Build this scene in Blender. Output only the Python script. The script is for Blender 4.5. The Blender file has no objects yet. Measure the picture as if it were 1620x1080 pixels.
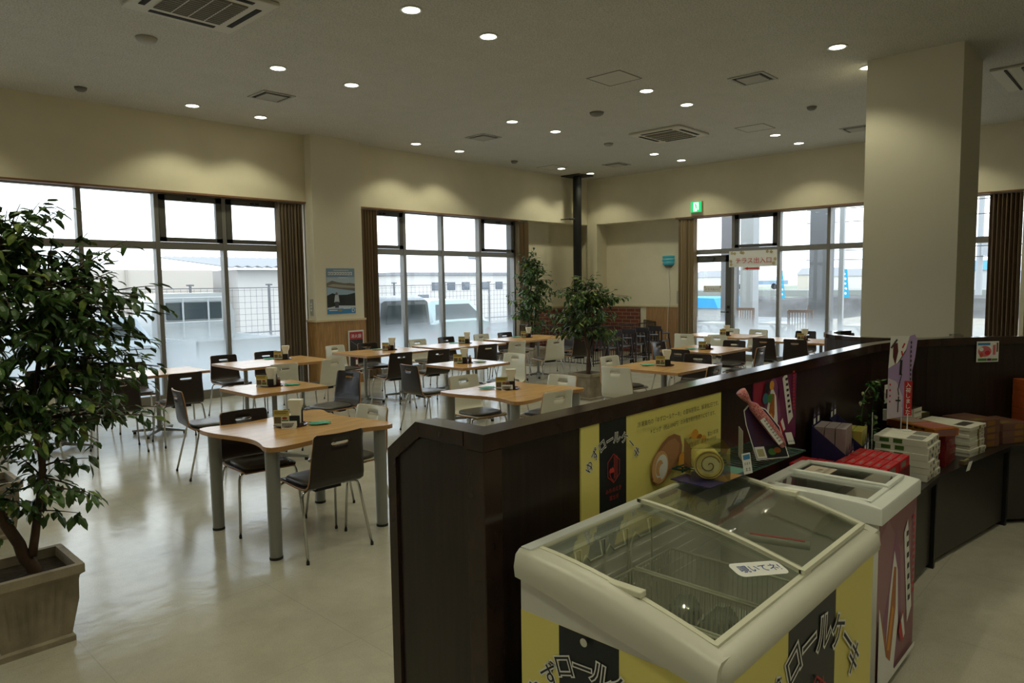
import bpy, math, random
from mathutils import Vector, Matrix
PI = math.pi
rnd = random.Random(7)
scene = bpy.context.scene
COL = scene.collection

# ------------------------------------------------------------------ camera
cam_data = bpy.data.cameras.new('camera')
cam_data.sensor_width = 36.0
cam_data.lens = 24.78
cam_data.clip_start = 0.05
cam_data.clip_end = 800
cam = bpy.data.objects.new('camera', cam_data)
COL.objects.link(cam)
_R = Vector((0.6857312, -0.72772042, -0.01398976))
_U = Vector((0.06938589, 0.0462252, 0.99651835))
_B = Vector((-0.72454007, -0.68431442, 0.0821916))
cam.matrix_world = Matrix(((_R.x, _U.x, _B.x, 0), (_R.y, _U.y, _B.y, 0), (_R.z, _U.z, _B.z, 1.64), (0, 0, 0, 1)))
scene.camera = cam

# ------------------------------------------------------------------ world: pale overcast sky
world = bpy.data.worlds.new('overcast_sky')
scene.world = world
world.use_nodes = True
wn, wl = world.node_tree.nodes, world.node_tree.links
wn.clear()
w_out = wn.new('ShaderNodeOutputWorld')
w_bg = wn.new('ShaderNodeBackground')
w_tc = wn.new('ShaderNodeTexCoord')
w_map = wn.new('ShaderNodeMapping'); w_map.inputs['Scale'].default_value = (1.0, 1.0, 4.0)
w_noise = wn.new('ShaderNodeTexNoise'); w_noise.inputs['Scale'].default_value = 2.2; w_noise.inputs['Detail'].default_value = 5
w_ramp = wn.new('ShaderNodeValToRGB')
w_ramp.color_ramp.elements[0].position = 0.35; w_ramp.color_ramp.elements[0].color = (0.74, 0.84, 0.98, 1)
w_ramp.color_ramp.elements[1].position = 0.62; w_ramp.color_ramp.elements[1].color = (0.98, 0.99, 1.0, 1)
w_bg.inputs['Strength'].default_value = 3.4
wl.new(w_tc.outputs['Generated'], w_map.inputs['Vector'])
wl.new(w_map.outputs['Vector'], w_noise.inputs['Vector'])
wl.new(w_noise.outputs['Fac'], w_ramp.inputs['Fac'])
wl.new(w_ramp.outputs['Color'], w_bg.inputs['Color'])
wl.new(w_bg.outputs['Background'], w_out.inputs['Surface'])

# ------------------------------------------------------------------ view and exposure
scene.view_settings.view_transform = 'Standard'
scene.view_settings.look = 'None'
scene.view_settings.gamma = 1.0
scene.view_settings.use_curve_mapping = False
scene.view_settings.exposure = 0.0
LAMP_W = 36.0                       # power of one ceiling downlight
LAMP_COL = (1.0, 0.97, 0.68)

# daylight enters through these openings: sampling portals only, they add no light
def portal(name, loc, rot, sx, sy):
    d = bpy.data.lights.new(name, 'AREA'); d.shape = 'RECTANGLE'; d.size = sx; d.size_y = sy
    d.cycles.is_portal = True
    o = bpy.data.objects.new(name, d); COL.objects.link(o)
    o.location = loc; o.rotation_euler = rot
portal('window_portal', (3.84, 10.52, 1.5), (-PI/2, 0, 0), 3.85, 2.9)
portal('window_portal', (9.15, 10.52, 1.5), (-PI/2, 0, 0), 4.0, 2.9)
portal('window_portal', (-1.2, 10.52, 1.5), (-PI/2, 0, 0), 3.9, 2.9)
portal('window_portal', (13.78, 5.65, 1.5), (-PI/2, 0, -PI/2), 3.9, 2.9)

# ------------------------------------------------------------------ materials
MATS = {}
def M(name, col=(0.5, 0.5, 0.5), rough=0.5, metal=0.0, var=0.0, vscale=8.0, stretch=(1, 1, 1), bump=0.0, bscale=60.0, emit=None, es=1.0, trans=0.0, ior=1.45, spec=0.5, col2=None):
    if name in MATS: return MATS[name]
    m = bpy.data.materials.new(name); m.use_nodes = True
    nt = m.node_tree; n = nt.nodes; l = nt.links
    b = n['Principled BSDF']
    b.inputs['Base Color'].default_value = (*col, 1)
    b.inputs['Roughness'].default_value = rough
    b.inputs['Metallic'].default_value = metal
    b.inputs['Specular IOR Level'].default_value = spec
    b.inputs['IOR'].default_value = ior
    if trans: b.inputs['Transmission Weight'].default_value = trans
    if emit:
        b.inputs['Emission Color'].default_value = (*emit, 1); b.inputs['Emission Strength'].default_value = es
    if var or bump or col2:
        tc = n.new('ShaderNodeTexCoord'); mp = n.new('ShaderNodeMapping'); mp.inputs['Scale'].default_value = stretch
        l.new(tc.outputs['Object'], mp.inputs['Vector'])
    if var or col2:
        nz = n.new('ShaderNodeTexNoise'); nz.inputs['Scale'].default_value = vscale; nz.inputs['Detail'].default_value = 5
        l.new(mp.outputs['Vector'], nz.inputs['Vector'])
        rp = n.new('ShaderNodeValToRGB')
        c2 = col2 if col2 else tuple(c*(1-var) for c in col)
        c1 = col if col2 else tuple(min(1, c*(1+var*0.5)) for c in col)
        rp.color_ramp.elements[0].position = 0.35; rp.color_ramp.elements[0].color = (*c2, 1)
        rp.color_ramp.elements[1].position = 0.65; rp.color_ramp.elements[1].color = (*c1, 1)
        l.new(nz.outputs['Fac'], rp.inputs['Fac']); l.new(rp.outputs['Color'], b.inputs['Base Color'])
    if bump:
        nb = n.new('ShaderNodeTexNoise'); nb.inputs['Scale'].default_value = bscale; nb.inputs['Detail'].default_value = 3
        l.new(mp.outputs['Vector'], nb.inputs['Vector'])
        bp = n.new('ShaderNodeBump'); bp.inputs['Strength'].default_value = bump; bp.inputs['Distance'].default_value = 0.01
        l.new(nb.outputs['Fac'], bp.inputs['Height']); l.new(bp.outputs['Normal'], b.inputs['Normal'])
    MATS[name] = m
    return m

def glass_mat(name, tint=(0.93, 0.97, 0.96), gloss=0.06):
    if name in MATS: return MATS[name]
    m = bpy.data.materials.new(name); m.use_nodes = True
    n = m.node_tree.nodes; l = m.node_tree.links; n.clear()
    o = n.new('ShaderNodeOutputMaterial'); t = n.new('ShaderNodeBsdfTransparent'); g = n.new('ShaderNodeBsdfGlossy')
    mx = n.new('ShaderNodeMixShader'); g.inputs['Roughness'].default_value = 0.02
    t.inputs['Color'].default_value = (*tint, 1)
    ge = n.new('ShaderNodeNewGeometry'); dt = n.new('ShaderNodeVectorMath'); dt.operation = 'DOT_PRODUCT'
    l.new(ge.outputs['Normal'], dt.inputs[0]); l.new(ge.outputs['Incoming'], dt.inputs[1])
    def mth(op, a, b=None, c=None):
        m_ = n.new('ShaderNodeMath'); m_.operation = op
        for i, q in enumerate((a, b, c)):
            if q is None: continue
            if isinstance(q, (int, float)): m_.inputs[i].default_value = q
            else: l.new(q, m_.inputs[i])
        return m_.outputs[0]
    ab = mth('ABSOLUTE', dt.outputs['Value']); om = mth('SUBTRACT', 1.0, ab); pw = mth('POWER', om, 5.0)
    fac = mth('MINIMUM', mth('MULTIPLY', mth('MULTIPLY_ADD', pw, 0.96, 0.04), gloss), 1.0)
    l.new(fac, mx.inputs['Fac'])
    l.new(t.outputs[0], mx.inputs[1]); l.new(g.outputs[0], mx.inputs[2]); l.new(mx.outputs[0], o.inputs['Surface'])
    MATS[name] = m
    return m

def film_mat():
    m = bpy.data.materials.new('frosted_gradient_film'); m.use_nodes = True
    n = m.node_tree.nodes; l = m.node_tree.links; n.clear()
    o = n.new('ShaderNodeOutputMaterial'); t = n.new('ShaderNodeBsdfTransparent')
    tr = n.new('ShaderNodeBsdfTranslucent'); tr.inputs['Color'].default_value = (0.66, 0.71, 0.75, 1)
    df = n.new('ShaderNodeBsdfDiffuse'); df.inputs['Color'].default_value = (0.66, 0.70, 0.72, 1)
    mx = n.new('ShaderNodeMixShader'); mx.inputs['Fac'].default_value = 0.25
    l.new(tr.outputs[0], mx.inputs[1]); l.new(df.outputs[0], mx.inputs[2])
    tc = n.new('ShaderNodeTexCoord'); sp = n.new('ShaderNodeSeparateXYZ'); l.new(tc.outputs['Object'], sp.inputs[0])
    nz = n.new('ShaderNodeTexNoise'); nz.inputs['Scale'].default_value = 1.4
    l.new(tc.outputs['Object'], nz.inputs['Vector'])
    ad = n.new('ShaderNodeMath'); ad.operation = 'MULTIPLY_ADD'; ad.inputs[1].default_value = 0.25; l.new(nz.outputs['Fac'], ad.inputs[0]); l.new(sp.outputs['Z'], ad.inputs[2])
    mr = n.new('ShaderNodeMapRange'); mr.interpolation_type = 'SMOOTHSTEP'
    mr.inputs['From Min'].default_value = 0.60; mr.inputs['From Max'].default_value = 1.24
    mr.inputs['To Min'].default_value = 0.93; mr.inputs['To Max'].default_value = 0.015
    l.new(ad.outputs[0], mr.inputs['Value'])
    m2 = n.new('ShaderNodeMixShader'); l.new(mr.outputs[0], m2.inputs['Fac'])
    l.new(t.outputs[0], m2.inputs[1]); l.new(mx.outputs[0], m2.inputs[2]); l.new(m2.outputs[0], o.inputs['Surface'])
    return m

def tile_mat(name, base, dark, line, sx, sy, rough, lw=0.004, spk=90.0, speck=0.0):
    """vinyl / acoustic tiles: square joints plus fine mottling, driven by object coordinates"""
    m = bpy.data.materials.new(name); m.use_nodes = True
    n = m.node_tree.nodes; l = m.node_tree.links; b = n['Principled BSDF']
    tc = n.new('ShaderNodeTexCoord'); sp = n.new('ShaderNodeSeparateXYZ'); l.new(tc.outputs['Object'], sp.inputs[0])
    def joint(axis, size):
        d = n.new('ShaderNodeMath'); d.operation = 'DIVIDE'; d.inputs[1].default_value = size; l.new(sp.outputs[axis], d.inputs[0])
        f = n.new('ShaderNodeMath'); f.operation = 'FRACT'; l.new(d.outputs[0], f.inputs[0])
        c = n.new('ShaderNodeMath'); c.operation = 'LESS_THAN'; c.inputs[1].default_value = lw/size; l.new(f.outputs[0], c.inputs[0])
        return c
    a, c = joint('X', sx), joint('Y', sy)
    mxm = n.new('ShaderNodeMath'); mxm.operation = 'MAXIMUM'; l.new(a.outputs[0], mxm.inputs[0]); l.new(c.outputs[0], mxm.inputs[1])
    nz = n.new('ShaderNodeTexNoise'); nz.inputs['Scale'].default_value = 3.0; nz.inputs['Detail'].default_value = 8; nz.inputs['Roughness'].default_value = 0.7
    l.new(tc.outputs['Object'], nz.inputs['Vector'])
    rp = n.new('ShaderNodeValToRGB'); rp.color_ramp.elements[0].position = 0.35; rp.color_ramp.elements[1].position = 0.65
    rp.color_ramp.elements[0].color = (*dark, 1); rp.color_ramp.elements[1].color = (*base, 1)
    l.new(nz.outputs['Fac'], rp.inputs['Fac'])
    last = rp.outputs['Color']
    if speck:
        nn = n.new('ShaderNodeTexNoise'); nn.inputs['Scale'].default_value = spk; nn.inputs['Detail'].default_value = 2
        l.new(tc.outputs['Object'], nn.inputs['Vector'])
        r2 = n.new('ShaderNodeValToRGB'); r2.color_ramp.elements[0].position = 0.40; r2.color_ramp.elements[1].position = 0.5
        r2.color_ramp.elements[0].color = (speck, speck, speck, 1); r2.color_ramp.elements[1].color = (1, 1, 1, 1)
        l.new(nn.outputs['Fac'], r2.inputs['Fac'])
        mu = n.new('ShaderNodeMix'); mu.data_type = 'RGBA'; mu.blend_type = 'MULTIPLY'; mu.inputs[0].default_value = 1.0
        l.new(last, mu.inputs[6]); l.new(r2.outputs['Color'], mu.inputs[7]); last = mu.outputs[2]
    mi = n.new('ShaderNodeMix'); mi.data_type = 'RGBA'; l.new(mxm.outputs[0], mi.inputs[0]); l.new(last, mi.inputs[6]); mi.inputs[7].default_value = (*line, 1)
    l.new(mi.outputs[2], b.inputs['Base Color'])
    b.inputs['Roughness'].default_value = rough
    bz = n.new('ShaderNodeTexNoise'); bz.inputs['Scale'].default_value = 5.0; bz.inputs['Detail'].default_value = 4
    l.new(tc.outputs['Object'], bz.inputs['Vector'])
    bp = n.new('ShaderNodeBump'); bp.inputs['Strength'].default_value = 0.12; bp.inputs['Distance'].default_value = 0.02
    l.new(bz.outputs['Fac'], bp.inputs['Height']); l.new(bp.outputs['Normal'], b.inputs['Normal'])
    return m

def brick_mat():
    m = bpy.data.materials.new('red_brick'); m.use_nodes = True
    n = m.node_tree.nodes; l = m.node_tree.links; b = n['Principled BSDF']
    tc = n.new('ShaderNodeTexCoord'); sp = n.new('ShaderNodeSeparateXYZ'); l.new(tc.outputs['Object'], sp.inputs[0])
    ad = n.new('ShaderNodeMath'); ad.operation = 'ADD'; l.new(sp.outputs['X'], ad.inputs[0]); l.new(sp.outputs['Y'], ad.inputs[1])
    cb = n.new('ShaderNodeCombineXYZ'); l.new(ad.outputs[0], cb.inputs['X']); l.new(sp.outputs['Z'], cb.inputs['Y'])
    br = n.new('ShaderNodeTexBrick'); l.new(cb.outputs[0], br.inputs['Vector'])
    br.inputs['Scale'].default_value = 1.0; br.inputs['Brick Width'].default_value = 0.23; br.inputs['Row Height'].default_value = 0.085
    br.inputs['Mortar Size'].default_value = 0.006; br.inputs['Color1'].default_value = (0.20, 0.05, 0.03, 1); br.inputs['Color2'].default_value = (0.13, 0.035, 0.025, 1)
    br.inputs['Mortar'].default_value = (0.32, 0.26, 0.2, 1)
    l.new(br.outputs['Color'], b.inputs['Base Color']); b.inputs['Roughness'].default_value = 0.85
    return m

wall_m = M('cream_wallpaper', (0.72, 0.66, 0.50), 0.85, var=0.03, vscale=3, bump=0.15, bscale=180)
pillar_m = M('cream_pillar_paper', (0.72, 0.67, 0.53), 0.85, bump=0.15, bscale=180)
ceil_m = tile_mat('acoustic_ceiling_tile', (0.62, 0.61, 0.56), (0.58, 0.57, 0.52), (0.5, 0.49, 0.45), 1.8, 0.9, 0.9, 0.004, 70.0, 0.72)
floor_m = tile_mat('polished_vinyl_floor', (0.50, 0.47, 0.385), (0.42, 0.395, 0.32), (0.38, 0.355, 0.285), 0.9, 0.9, 0.17, 0.004, 160.0, 0.9)
wood_wain = M('light_wood_wainscot', (0.38, 0.205, 0.072), 0.45, var=0.25, vscale=9, stretch=(6, 6, 0.5))
trim_m = M('brown_window_trim', (0.22, 0.115, 0.05), 0.5)
cap_m = M('cream_wainscot_cap', (0.62, 0.52, 0.33), 0.6)
alu = M('grey_aluminium_frame', (0.22, 0.21, 0.19), 0.42, 0.35)
alu_dark = M('dark_aluminium_sash', (0.10, 0.095, 0.085), 0.45, 0.3)
film = film_mat()
pane_m = glass_mat('window_glass', (0.95, 0.98, 0.98), 0.5)
table_wood = M('beech_table_top', (0.60, 0.34, 0.125), 0.25, var=0.22, vscale=5, stretch=(1, 9, 1))
table_edge = M('beech_table_edge', (0.42, 0.22, 0.085), 0.35)
grey_leg = M('grey_painted_steel', (0.27, 0.275, 0.26), 0.36, 0.35)
chrome = M('chrome', (0.55, 0.55, 0.54), 0.16, 1.0)
black_foot = M('black_rubber', (0.015, 0.015, 0.015), 0.7)
choc = M('dark_brown_shell', (0.022, 0.014, 0.011), 0.32)
cream_shell = M('cream_white_shell', (0.72, 0.70, 0.60), 0.25)
ply_edge = M('plywood_edge', (0.38, 0.19, 0.07), 0.5)
pad_m = M('dark_vinyl_seat', (0.075, 0.068, 0.06), 0.38)
div_m = M('dark_walnut_partition', (0.022, 0.013, 0.010), 0.30, var=0.35, vscale=5, stretch=(9, 9, 0.6))
div_cap = M('dark_walnut_cap', (0.035, 0.019, 0.014), 0.13, var=0.3, vscale=6, stretch=(2, 2, 1))
black_m = M('black_steel', (0.012, 0.012, 0.012), 0.4, 0.4)
white_m = M('white_plastic', (0.75, 0.75, 0.72), 0.4)
paper = M('white_paper', (0.78, 0.78, 0.76), 0.7)

# ------------------------------------------------------------------ mesh helper
class MB:
    def __init__(s): s.v, s.f, s.mi, s.m = [], [], [], []
    def mat(s, m):
        if m not in s.m: s.m.append(m)
        return s.m.index(m)
    def add(s, vs, fs, m):
        o = len(s.v); k = s.mat(m); s.v += [tuple(v) for v in vs]
        s.f += [tuple(i+o for i in f) for f in fs]; s.mi += [k]*len(fs); return s
    def box(s, a, b, m):
        x0, x1 = sorted((a[0], b[0])); y0, y1 = sorted((a[1], b[1])); z0, z1 = sorted((a[2], b[2]))
        vs = [(x0,y0,z0),(x1,y0,z0),(x1,y1,z0),(x0,y1,z0),(x0,y0,z1),(x1,y0,z1),(x1,y1,z1),(x0,y1,z1)]
        return s.add(vs, [(3,2,1,0),(4,5,6,7),(0,1,5,4),(1,2,6,5),(2,3,7,6),(3,0,4,7)], m)
    def cbox(s, c, d, m, rz=0.0, R=None):
        hx, hy, hz = d[0]/2, d[1]/2, d[2]/2
        R = R or Matrix.Rotation(rz, 3, 'Z'); c = Vector(c)
        vs = [c + R @ Vector(p) for p in ((-hx,-hy,-hz),(hx,-hy,-hz),(hx,hy,-hz),(-hx,hy,-hz),(-hx,-hy,hz),(hx,-hy,hz),(hx,hy,hz),(-hx,hy,hz))]
        return s.add(vs, [(3,2,1,0),(4,5,6,7),(0,1,5,4),(1,2,6,5),(2,3,7,6),(3,0,4,7)], m)
    def prism(s, poly, z0, z1, m, mside=None):
        n = len(poly); ar = sum(poly[i][0]*poly[(i+1) % n][1]-poly[(i+1) % n][0]*poly[i][1] for i in range(n))
        if ar < 0: poly = poly[::-1]
        vs = [(p[0], p[1], z0) for p in poly]+[(p[0], p[1], z1) for p in poly]
        s.add(vs, [tuple(range(n-1, -1, -1)), tuple(range(n, 2*n))], m)
        return s.add(vs, [(i, (i+1) % n, n+(i+1) % n, n+i) for i in range(n)], mside or m)
    def tube(s, pts, r, m, n=8, closed=False, cap=True):
        pts = [Vector(p) for p in pts]; N = len(pts)
        rs = r if isinstance(r, (list, tuple)) else [r]*N
        vs = []; up = None
        for i, p in enumerate(pts):
            if closed: d = pts[(i+1) % N]-pts[i-1]
            else: d = pts[min(i+1, N-1)]-pts[max(i-1, 0)]
            d = d.normalized() if d.length > 1e-9 else Vector((0, 0, 1))
            if up is None:
                up = Vector((0, 0, 1)) if abs(d.z) < 0.9 else Vector((1, 0, 0))
            a = d.cross(up)
            if a.length < 1e-5: a = d.cross(Vector((0.3, 1, 0.2)))
            a.normalize(); b = a.cross(d).normalized(); up = b
            for k in range(n):
                t = 2*PI*k/n; vs.append(p+a*math.cos(t)*rs[i]+b*math.sin(t)*rs[i])
        fs = []
        for i in range(N if closed else N-1):
            j = (i+1) % N
            for k in range(n):
                k2 = (k+1) % n; fs.append((i*n+k, j*n+k, j*n+k2, i*n+k2))
        if cap and not closed: fs += [tuple(range(n)), tuple(range((N-1)*n+n-1, (N-1)*n-1, -1))]
        return s.add(vs, fs, m)
    def cyl(s, c, r, z0, z1, m, n=20, r1=None):
        r1 = r if r1 is None else r1
        vs = [(c[0]+r*math.cos(2*PI*k/n), c[1]+r*math.sin(2*PI*k/n), z0) for k in range(n)]+[(c[0]+r1*math.cos(2*PI*k/n), c[1]+r1*math.sin(2*PI*k/n), z1) for k in range(n)]
        return s.add(vs, [tuple(range(n-1, -1, -1)), tuple(range(n, 2*n))]+[(k, (k+1) % n, n+(k+1) % n, n+k) for k in range(n)], m)
    def lathe(s, prof, m, n=20, c=(0, 0)):
        vs = []
        for r, z in prof: vs += [(c[0]+r*math.cos(2*PI*k/n), c[1]+r*math.sin(2*PI*k/n), z) for k in range(n)]
        fs = []
        for i in range(len(prof)-1):
            for k in range(n):
                k2 = (k+1) % n; fs.append((i*n+k, i*n+k2, (i+1)*n+k2, (i+1)*n+k))
        return s.add(vs, fs, m)
    def loft(s, rings, m, cap=True):
        n = len(rings[0]); vs = [p for r in rings for p in r]; fs = []
        for i in range(len(rings)-1):
            for k in range(n):
                k2 = (k+1) % n; fs.append((i*n+k, i*n+k2, (i+1)*n+k2, (i+1)*n+k))
        if cap: fs += [tuple(range(n-1, -1, -1)), tuple(range((len(rings)-1)*n, len(rings)*n))]
        return s.add(vs, fs, m)
    def obj(s, name, parent=None, smooth=False, bevel=0.0, solid=0.0, rim=None, seg=2):
        me = bpy.data.meshes.new(name); me.from_pydata([tuple(v) for v in s.v], [], s.f)
        for m in s.m: me.materials.append(m)
        if rim: me.materials.append(rim)
        me.polygons.foreach_set('material_index', s.mi)
        if smooth:
            me.polygons.foreach_set('use_smooth', [True]*len(me.polygons))
        me.update()
        o = bpy.data.objects.new(name, me); COL.objects.link(o)
        if parent: o.parent = parent
        if solid:
            md = o.modifiers.new('thickness', 'SOLIDIFY'); md.thickness = solid; md.offset = 0
            if rim: md.material_offset_rim = len(s.m)
        if bevel:
            md = o.modifiers.new('edge', 'BEVEL'); md.width = bevel; md.segments = seg; md.limit_method = 'ANGLE'; md.angle_limit = math.radians(40)
            md.harden_normals = False
        if smooth and hasattr(me, 'shade_auto_smooth'): pass
        return o

def auto(o, ang=40):
    """smooth shading with hard edges kept sharp"""
    me = o.data
    me.polygons.foreach_set('use_smooth', [True]*len(me.polygons))
    try: me.set_sharp_from_angle(angle=math.radians(ang))
    except Exception: pass
    return o
def tag(o, label=None, cat=None, group=None, kind=None):
    if label: o['label'] = label
    if cat: o['category'] = cat
    if group: o['group'] = group
    if kind: o['kind'] = kind
    return o
def thing(name, label, cat, loc=(0, 0, 0), rz=0.0, group=None):
    o = bpy.data.objects.new(name, None); COL.objects.link(o); o.empty_display_size = 0.1
    o.location = loc; o.rotation_euler = (0, 0, rz)
    return tag(o, label, cat, group)
def struct(name, mb, label=None, parent=None, **k):
    o = mb.obj(name, parent, **k)
    if not parent:
        o['kind'] = 'structure'
        if label: o['label'] = label
    return o
def dup(root, loc=None, rz=None, label=None, group=None):
    r = root.copy(); COL.objects.link(r)
    if loc is not None: r.location = loc
    if rz is not None: r.rotation_euler = (0, 0, rz)
    if label: r['label'] = label
    if group: r['group'] = group
    for ch in list(root.children):
        c = ch.copy(); COL.objects.link(c); c.parent = r
        for g in list(ch.children):
            d = g.copy(); COL.objects.link(d); d.parent = c
    return r

# ------------------------------------------------------------------ flat printed sheets (posters, signs, stickers)
_tc = {}
def text_geo(body, offset=0.0):
    key = (body, offset)
    if key not in _tc:
        c = bpy.data.curves.new('lettering', 'FONT'); c.body = body; c.offset = offset; c.resolution_u = 2
        o = bpy.data.objects.new('lettering', c); COL.objects.link(o)
        bpy.context.view_layer.update()
        me = bpy.data.meshes.new_from_object(o.evaluated_get(bpy.context.evaluated_depsgraph_get()))
        vs = [(v.co.x, v.co.y) for v in me.vertices]; fs = [tuple(p.vertices) for p in me.polygons]
        bpy.data.objects.remove(o); bpy.data.curves.remove(c); bpy.data.meshes.remove(me)
        _tc[key] = (vs, fs)
    return _tc[key]
class Sheet:
    """a printed sheet w x h: origin at its lower-left corner, u to the right, v up, n towards the reader"""
    def __init__(s, org, u, v, w, h, thick=0.003, base=None, step=0.0003):
        s.o, s.u, s.vv = Vector(org), Vector(u).normalized(), Vector(v).normalized()
        s.n = s.u.cross(s.vv).normalized(); s.w, s.h, s.k, s.step = w, h, 0, step
        s.mb = MB()
        if base:
            P = [s.at(0, 0, -thick), s.at(w, 0, -thick), s.at(w, h, -thick), s.at(0, h, -thick), s.at(0, 0, 0), s.at(w, 0, 0), s.at(w, h, 0), s.at(0, h, 0)]
            s.mb.add(P, [(3,2,1,0),(4,5,6,7),(0,1,5,4),(1,2,6,5),(2,3,7,6),(3,0,4,7)], base)
    def at(s, a, b, d): return s.o+s.u*a+s.vv*b+s.n*d
    def poly(s, pts, m):
        s.k += 1; d = s.k*s.step
        s.mb.add([s.at(a, b, d) for a, b in pts], [tuple(range(len(pts)))], m); return s
    def rect(s, a0, b0, a1, b1, m): return s.poly([(a0, b0), (a1, b0), (a1, b1), (a0, b1)], m)
    def ell(s, a, b, ra, rb, m, rot=0.0, n=24):
        cr, sr = math.cos(rot), math.sin(rot)
        return s.poly([(a+ra*math.cos(2*PI*k/n)*cr-rb*math.sin(2*PI*k/n)*sr, b+ra*math.cos(2*PI*k/n)*sr+rb*math.sin(2*PI*k/n)*cr) for k in range(n)], m)
    def line(s, pts, wd, m):
        for (a, b), (c, d) in zip(pts[:-1], pts[1:]):
            L = math.hypot(c-a, d-b) or 1e-6; nx, ny = -(d-b)/L*wd/2, (c-a)/L*wd/2; ex, ey = (c-a)/L*wd/3, (d-b)/L*wd/3
            s.poly([(a-ex+nx, b-ey+ny), (a-ex-nx, b-ey-ny), (c+ex-nx, d+ey-ny), (c+ex+nx, d+ey+ny)], m)
        return s
    def text(s, body, a, b, size, m, rot=0.0, outline=None, om=None, sx=1.0, center=False):
        """lettering with its left baseline point (or middle, if center) at (a, b)"""
        cr, sr = math.cos(rot), math.sin(rot)
        base_vs, _ = text_geo(body)
        if not base_vs: return s
        cx = (min(p[0] for p in base_vs)+max(p[0] for p in base_vs))/2; cy = (min(p[1] for p in base_vs)+max(p[1] for p in base_vs))/2
        ox, oy = (cx, cy) if center else (0, 0)
        for off, mm in (([(outline, om)] if outline else [])+[(0.0, m)]):
            vs, fs = text_geo(body, off); s.k += 1; d = s.k*s.step
            pts = []
            for x, y in vs:
                x = (x-ox)*size*sx; y = (y-oy)*size
                pts.append(s.at(a+x*cr-y*sr, b+x*sr+y*cr, d))
            s.mb.add(pts, fs, mm)
        return s
    def obj(s, name, parent=None): return s.mb.obj(name, parent)
def arc_text(sh, chars, m, om, size, outline=0.05):
    """chars: list of (character, a, b, rotation)"""
    for c, a, b, r in chars: sh.text(c, a, b, size, m, r, outline, om, center=True)

# ================================================================== THE ROOM
ZC, ZS, YA, XB, ZT = 4.03, 2.985, 10.25, 13.51, 1.08
YW, XW = 10.42, 13.66                    # window planes
X0, Y0 = -4.6, -4.2                      # the unseen far walls behind the viewer
struct('floor', MB().box((X0-.3, Y0-.3, -.2), (14.0, 10.7, 0), floor_m))
struct('ceiling', MB().box((X0-.3, Y0-.3, ZC), (14.3, 10.9, ZC+.2), ceil_m))
mb = MB()
mb.box((X0, YA, ZS), (XB, 10.75, ZC), wall_m)
for a, b in ((X0, -3.15), (11.16, 14.2)): mb.box((a, 10.6, 0), (b, 10.64, ZS), wall_m)
mb.box((11.16, 10.42, 0), (11.2, 10.6, ZS), wall_m)
for a, b in ((.78, 1.86), (6.08, 7.0)): mb.box((a, 10.3, 0), (b, 10.75, ZS), wall_m)
mb.box((11.135, 10.50, 0), (11.165, 10.645, ZS), alu_dark)
struct('wall_left', mb)
mb = MB()
mb.box((XB, Y0, ZS), (14.2, 10.75, ZC), wall_m)
mb.box((13.9, 7.66, 0), (13.94, 9.98, ZS), wall_m)
mb.box((XB, 9.98, 0), (14.2, 10.26, ZS), wall_m)
mb.box((13.78, 10.26, 0), (14.2, 10.6, ZS), wall_m)
mb.box((XW, Y0, 0), (14.2, 1.80, ZS), wall_m)
mb.box((XW, 7.62, 0), (13.9, 7.66, ZS), wall_m)
mb.box((XW+.06, 7.595, 0), (13.9, 7.625, ZS), alu_dark)
struct('wall_right', mb)
struct('wall_back', MB().box((X0-.2, Y0-.2, 0), (14.2, Y0, ZC), wall_m))
struct('wall_side', MB().box((X0-.2, Y0, 0), (X0, 10.75, ZC), wall_m))
# pillars
pil = struct('pillar_window_wall', MB().box((6.08, 10.06, 0), (7.0, 10.32, ZC), pillar_m))
struct('pillar_far_left', MB().box((.82, 10.06, 0), (1.76, 10.32, ZC), pillar_m))
struct('pillar_free_standing', MB().box((8.54, 1.69, 0), (9.46, 2.61, ZC), pillar_m))

# wainscot, brick dado and trims
n_trim = [0]
def trim(mb, **k):
    n_trim[0] += 1
    return struct('trim_%d' % n_trim[0], mb, **k)
def wains(boxes, capd=.02):
    mb = MB()
    for a, b in boxes: mb.box((a[0], a[1], 0), (b[0], b[1], ZT-.02), wood_wain)
    return mb
mb = wains([((6.065, 10.045), (7.015, 10.33))]); mb.box((6.055, 10.035, ZT-.02), (7.025, 10.33, ZT+.012), cap_m); trim(mb)
mb = wains([((.805, 10.045), (1.775, 10.33))]); mb.box((.795, 10.035, ZT-.02), (1.785, 10.33, ZT+.012), cap_m); trim(mb)
mb = wains([((11.2, 10.58), (11.95, 10.61))]); mb.box((11.2, 10.57, ZT-.02), (13.8, 10.61, ZT+.012), cap_m); trim(mb)
mb = wains([((13.88, 7.66), (13.91, 8.86))]); mb.box((13.87, 7.66, ZT-.02), (13.91, 9.99, ZT+.012), cap_m); trim(mb)
mb = wains([((XW-.02, Y0), (XW+.01, 1.76))]); mb.box((XW-.03, Y0, ZT-.02), (XW+.01, 1.76, ZT+.012), cap_m); trim(mb)
bk = brick_mat()
mb = MB(); mb.box((11.95, 10.56, 0), (13.8, 10.61, 1.04), bk); mb.box((13.85, 9.03, 0), (13.91, 9.99, 1.04), bk); mb.box((13.46, 9.95, 0), (13.52, 10.56, 1.04), bk); mb.box((13.46, 9.95, 0), (13.9, 9.985, 1.04), bk); trim(mb)
# brown edge trim under the upper wall
mb = MB()
for a, b in ((-3.15, .8), (1.86, 6.08), (7.0, 11.16)): mb.box((a, YA-.004, ZS-.022), (b, YA+.17, ZS+.003), trim_m)
trim(mb)
trim(MB().box((XB-.004, 1.76, ZS-.022), (XB+.15, 7.9, ZS+.003), trim_m))
trim(MB().box((XB-.004, 1.74, 0), (XB+.15, 1.80, ZS), wall_m))

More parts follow.
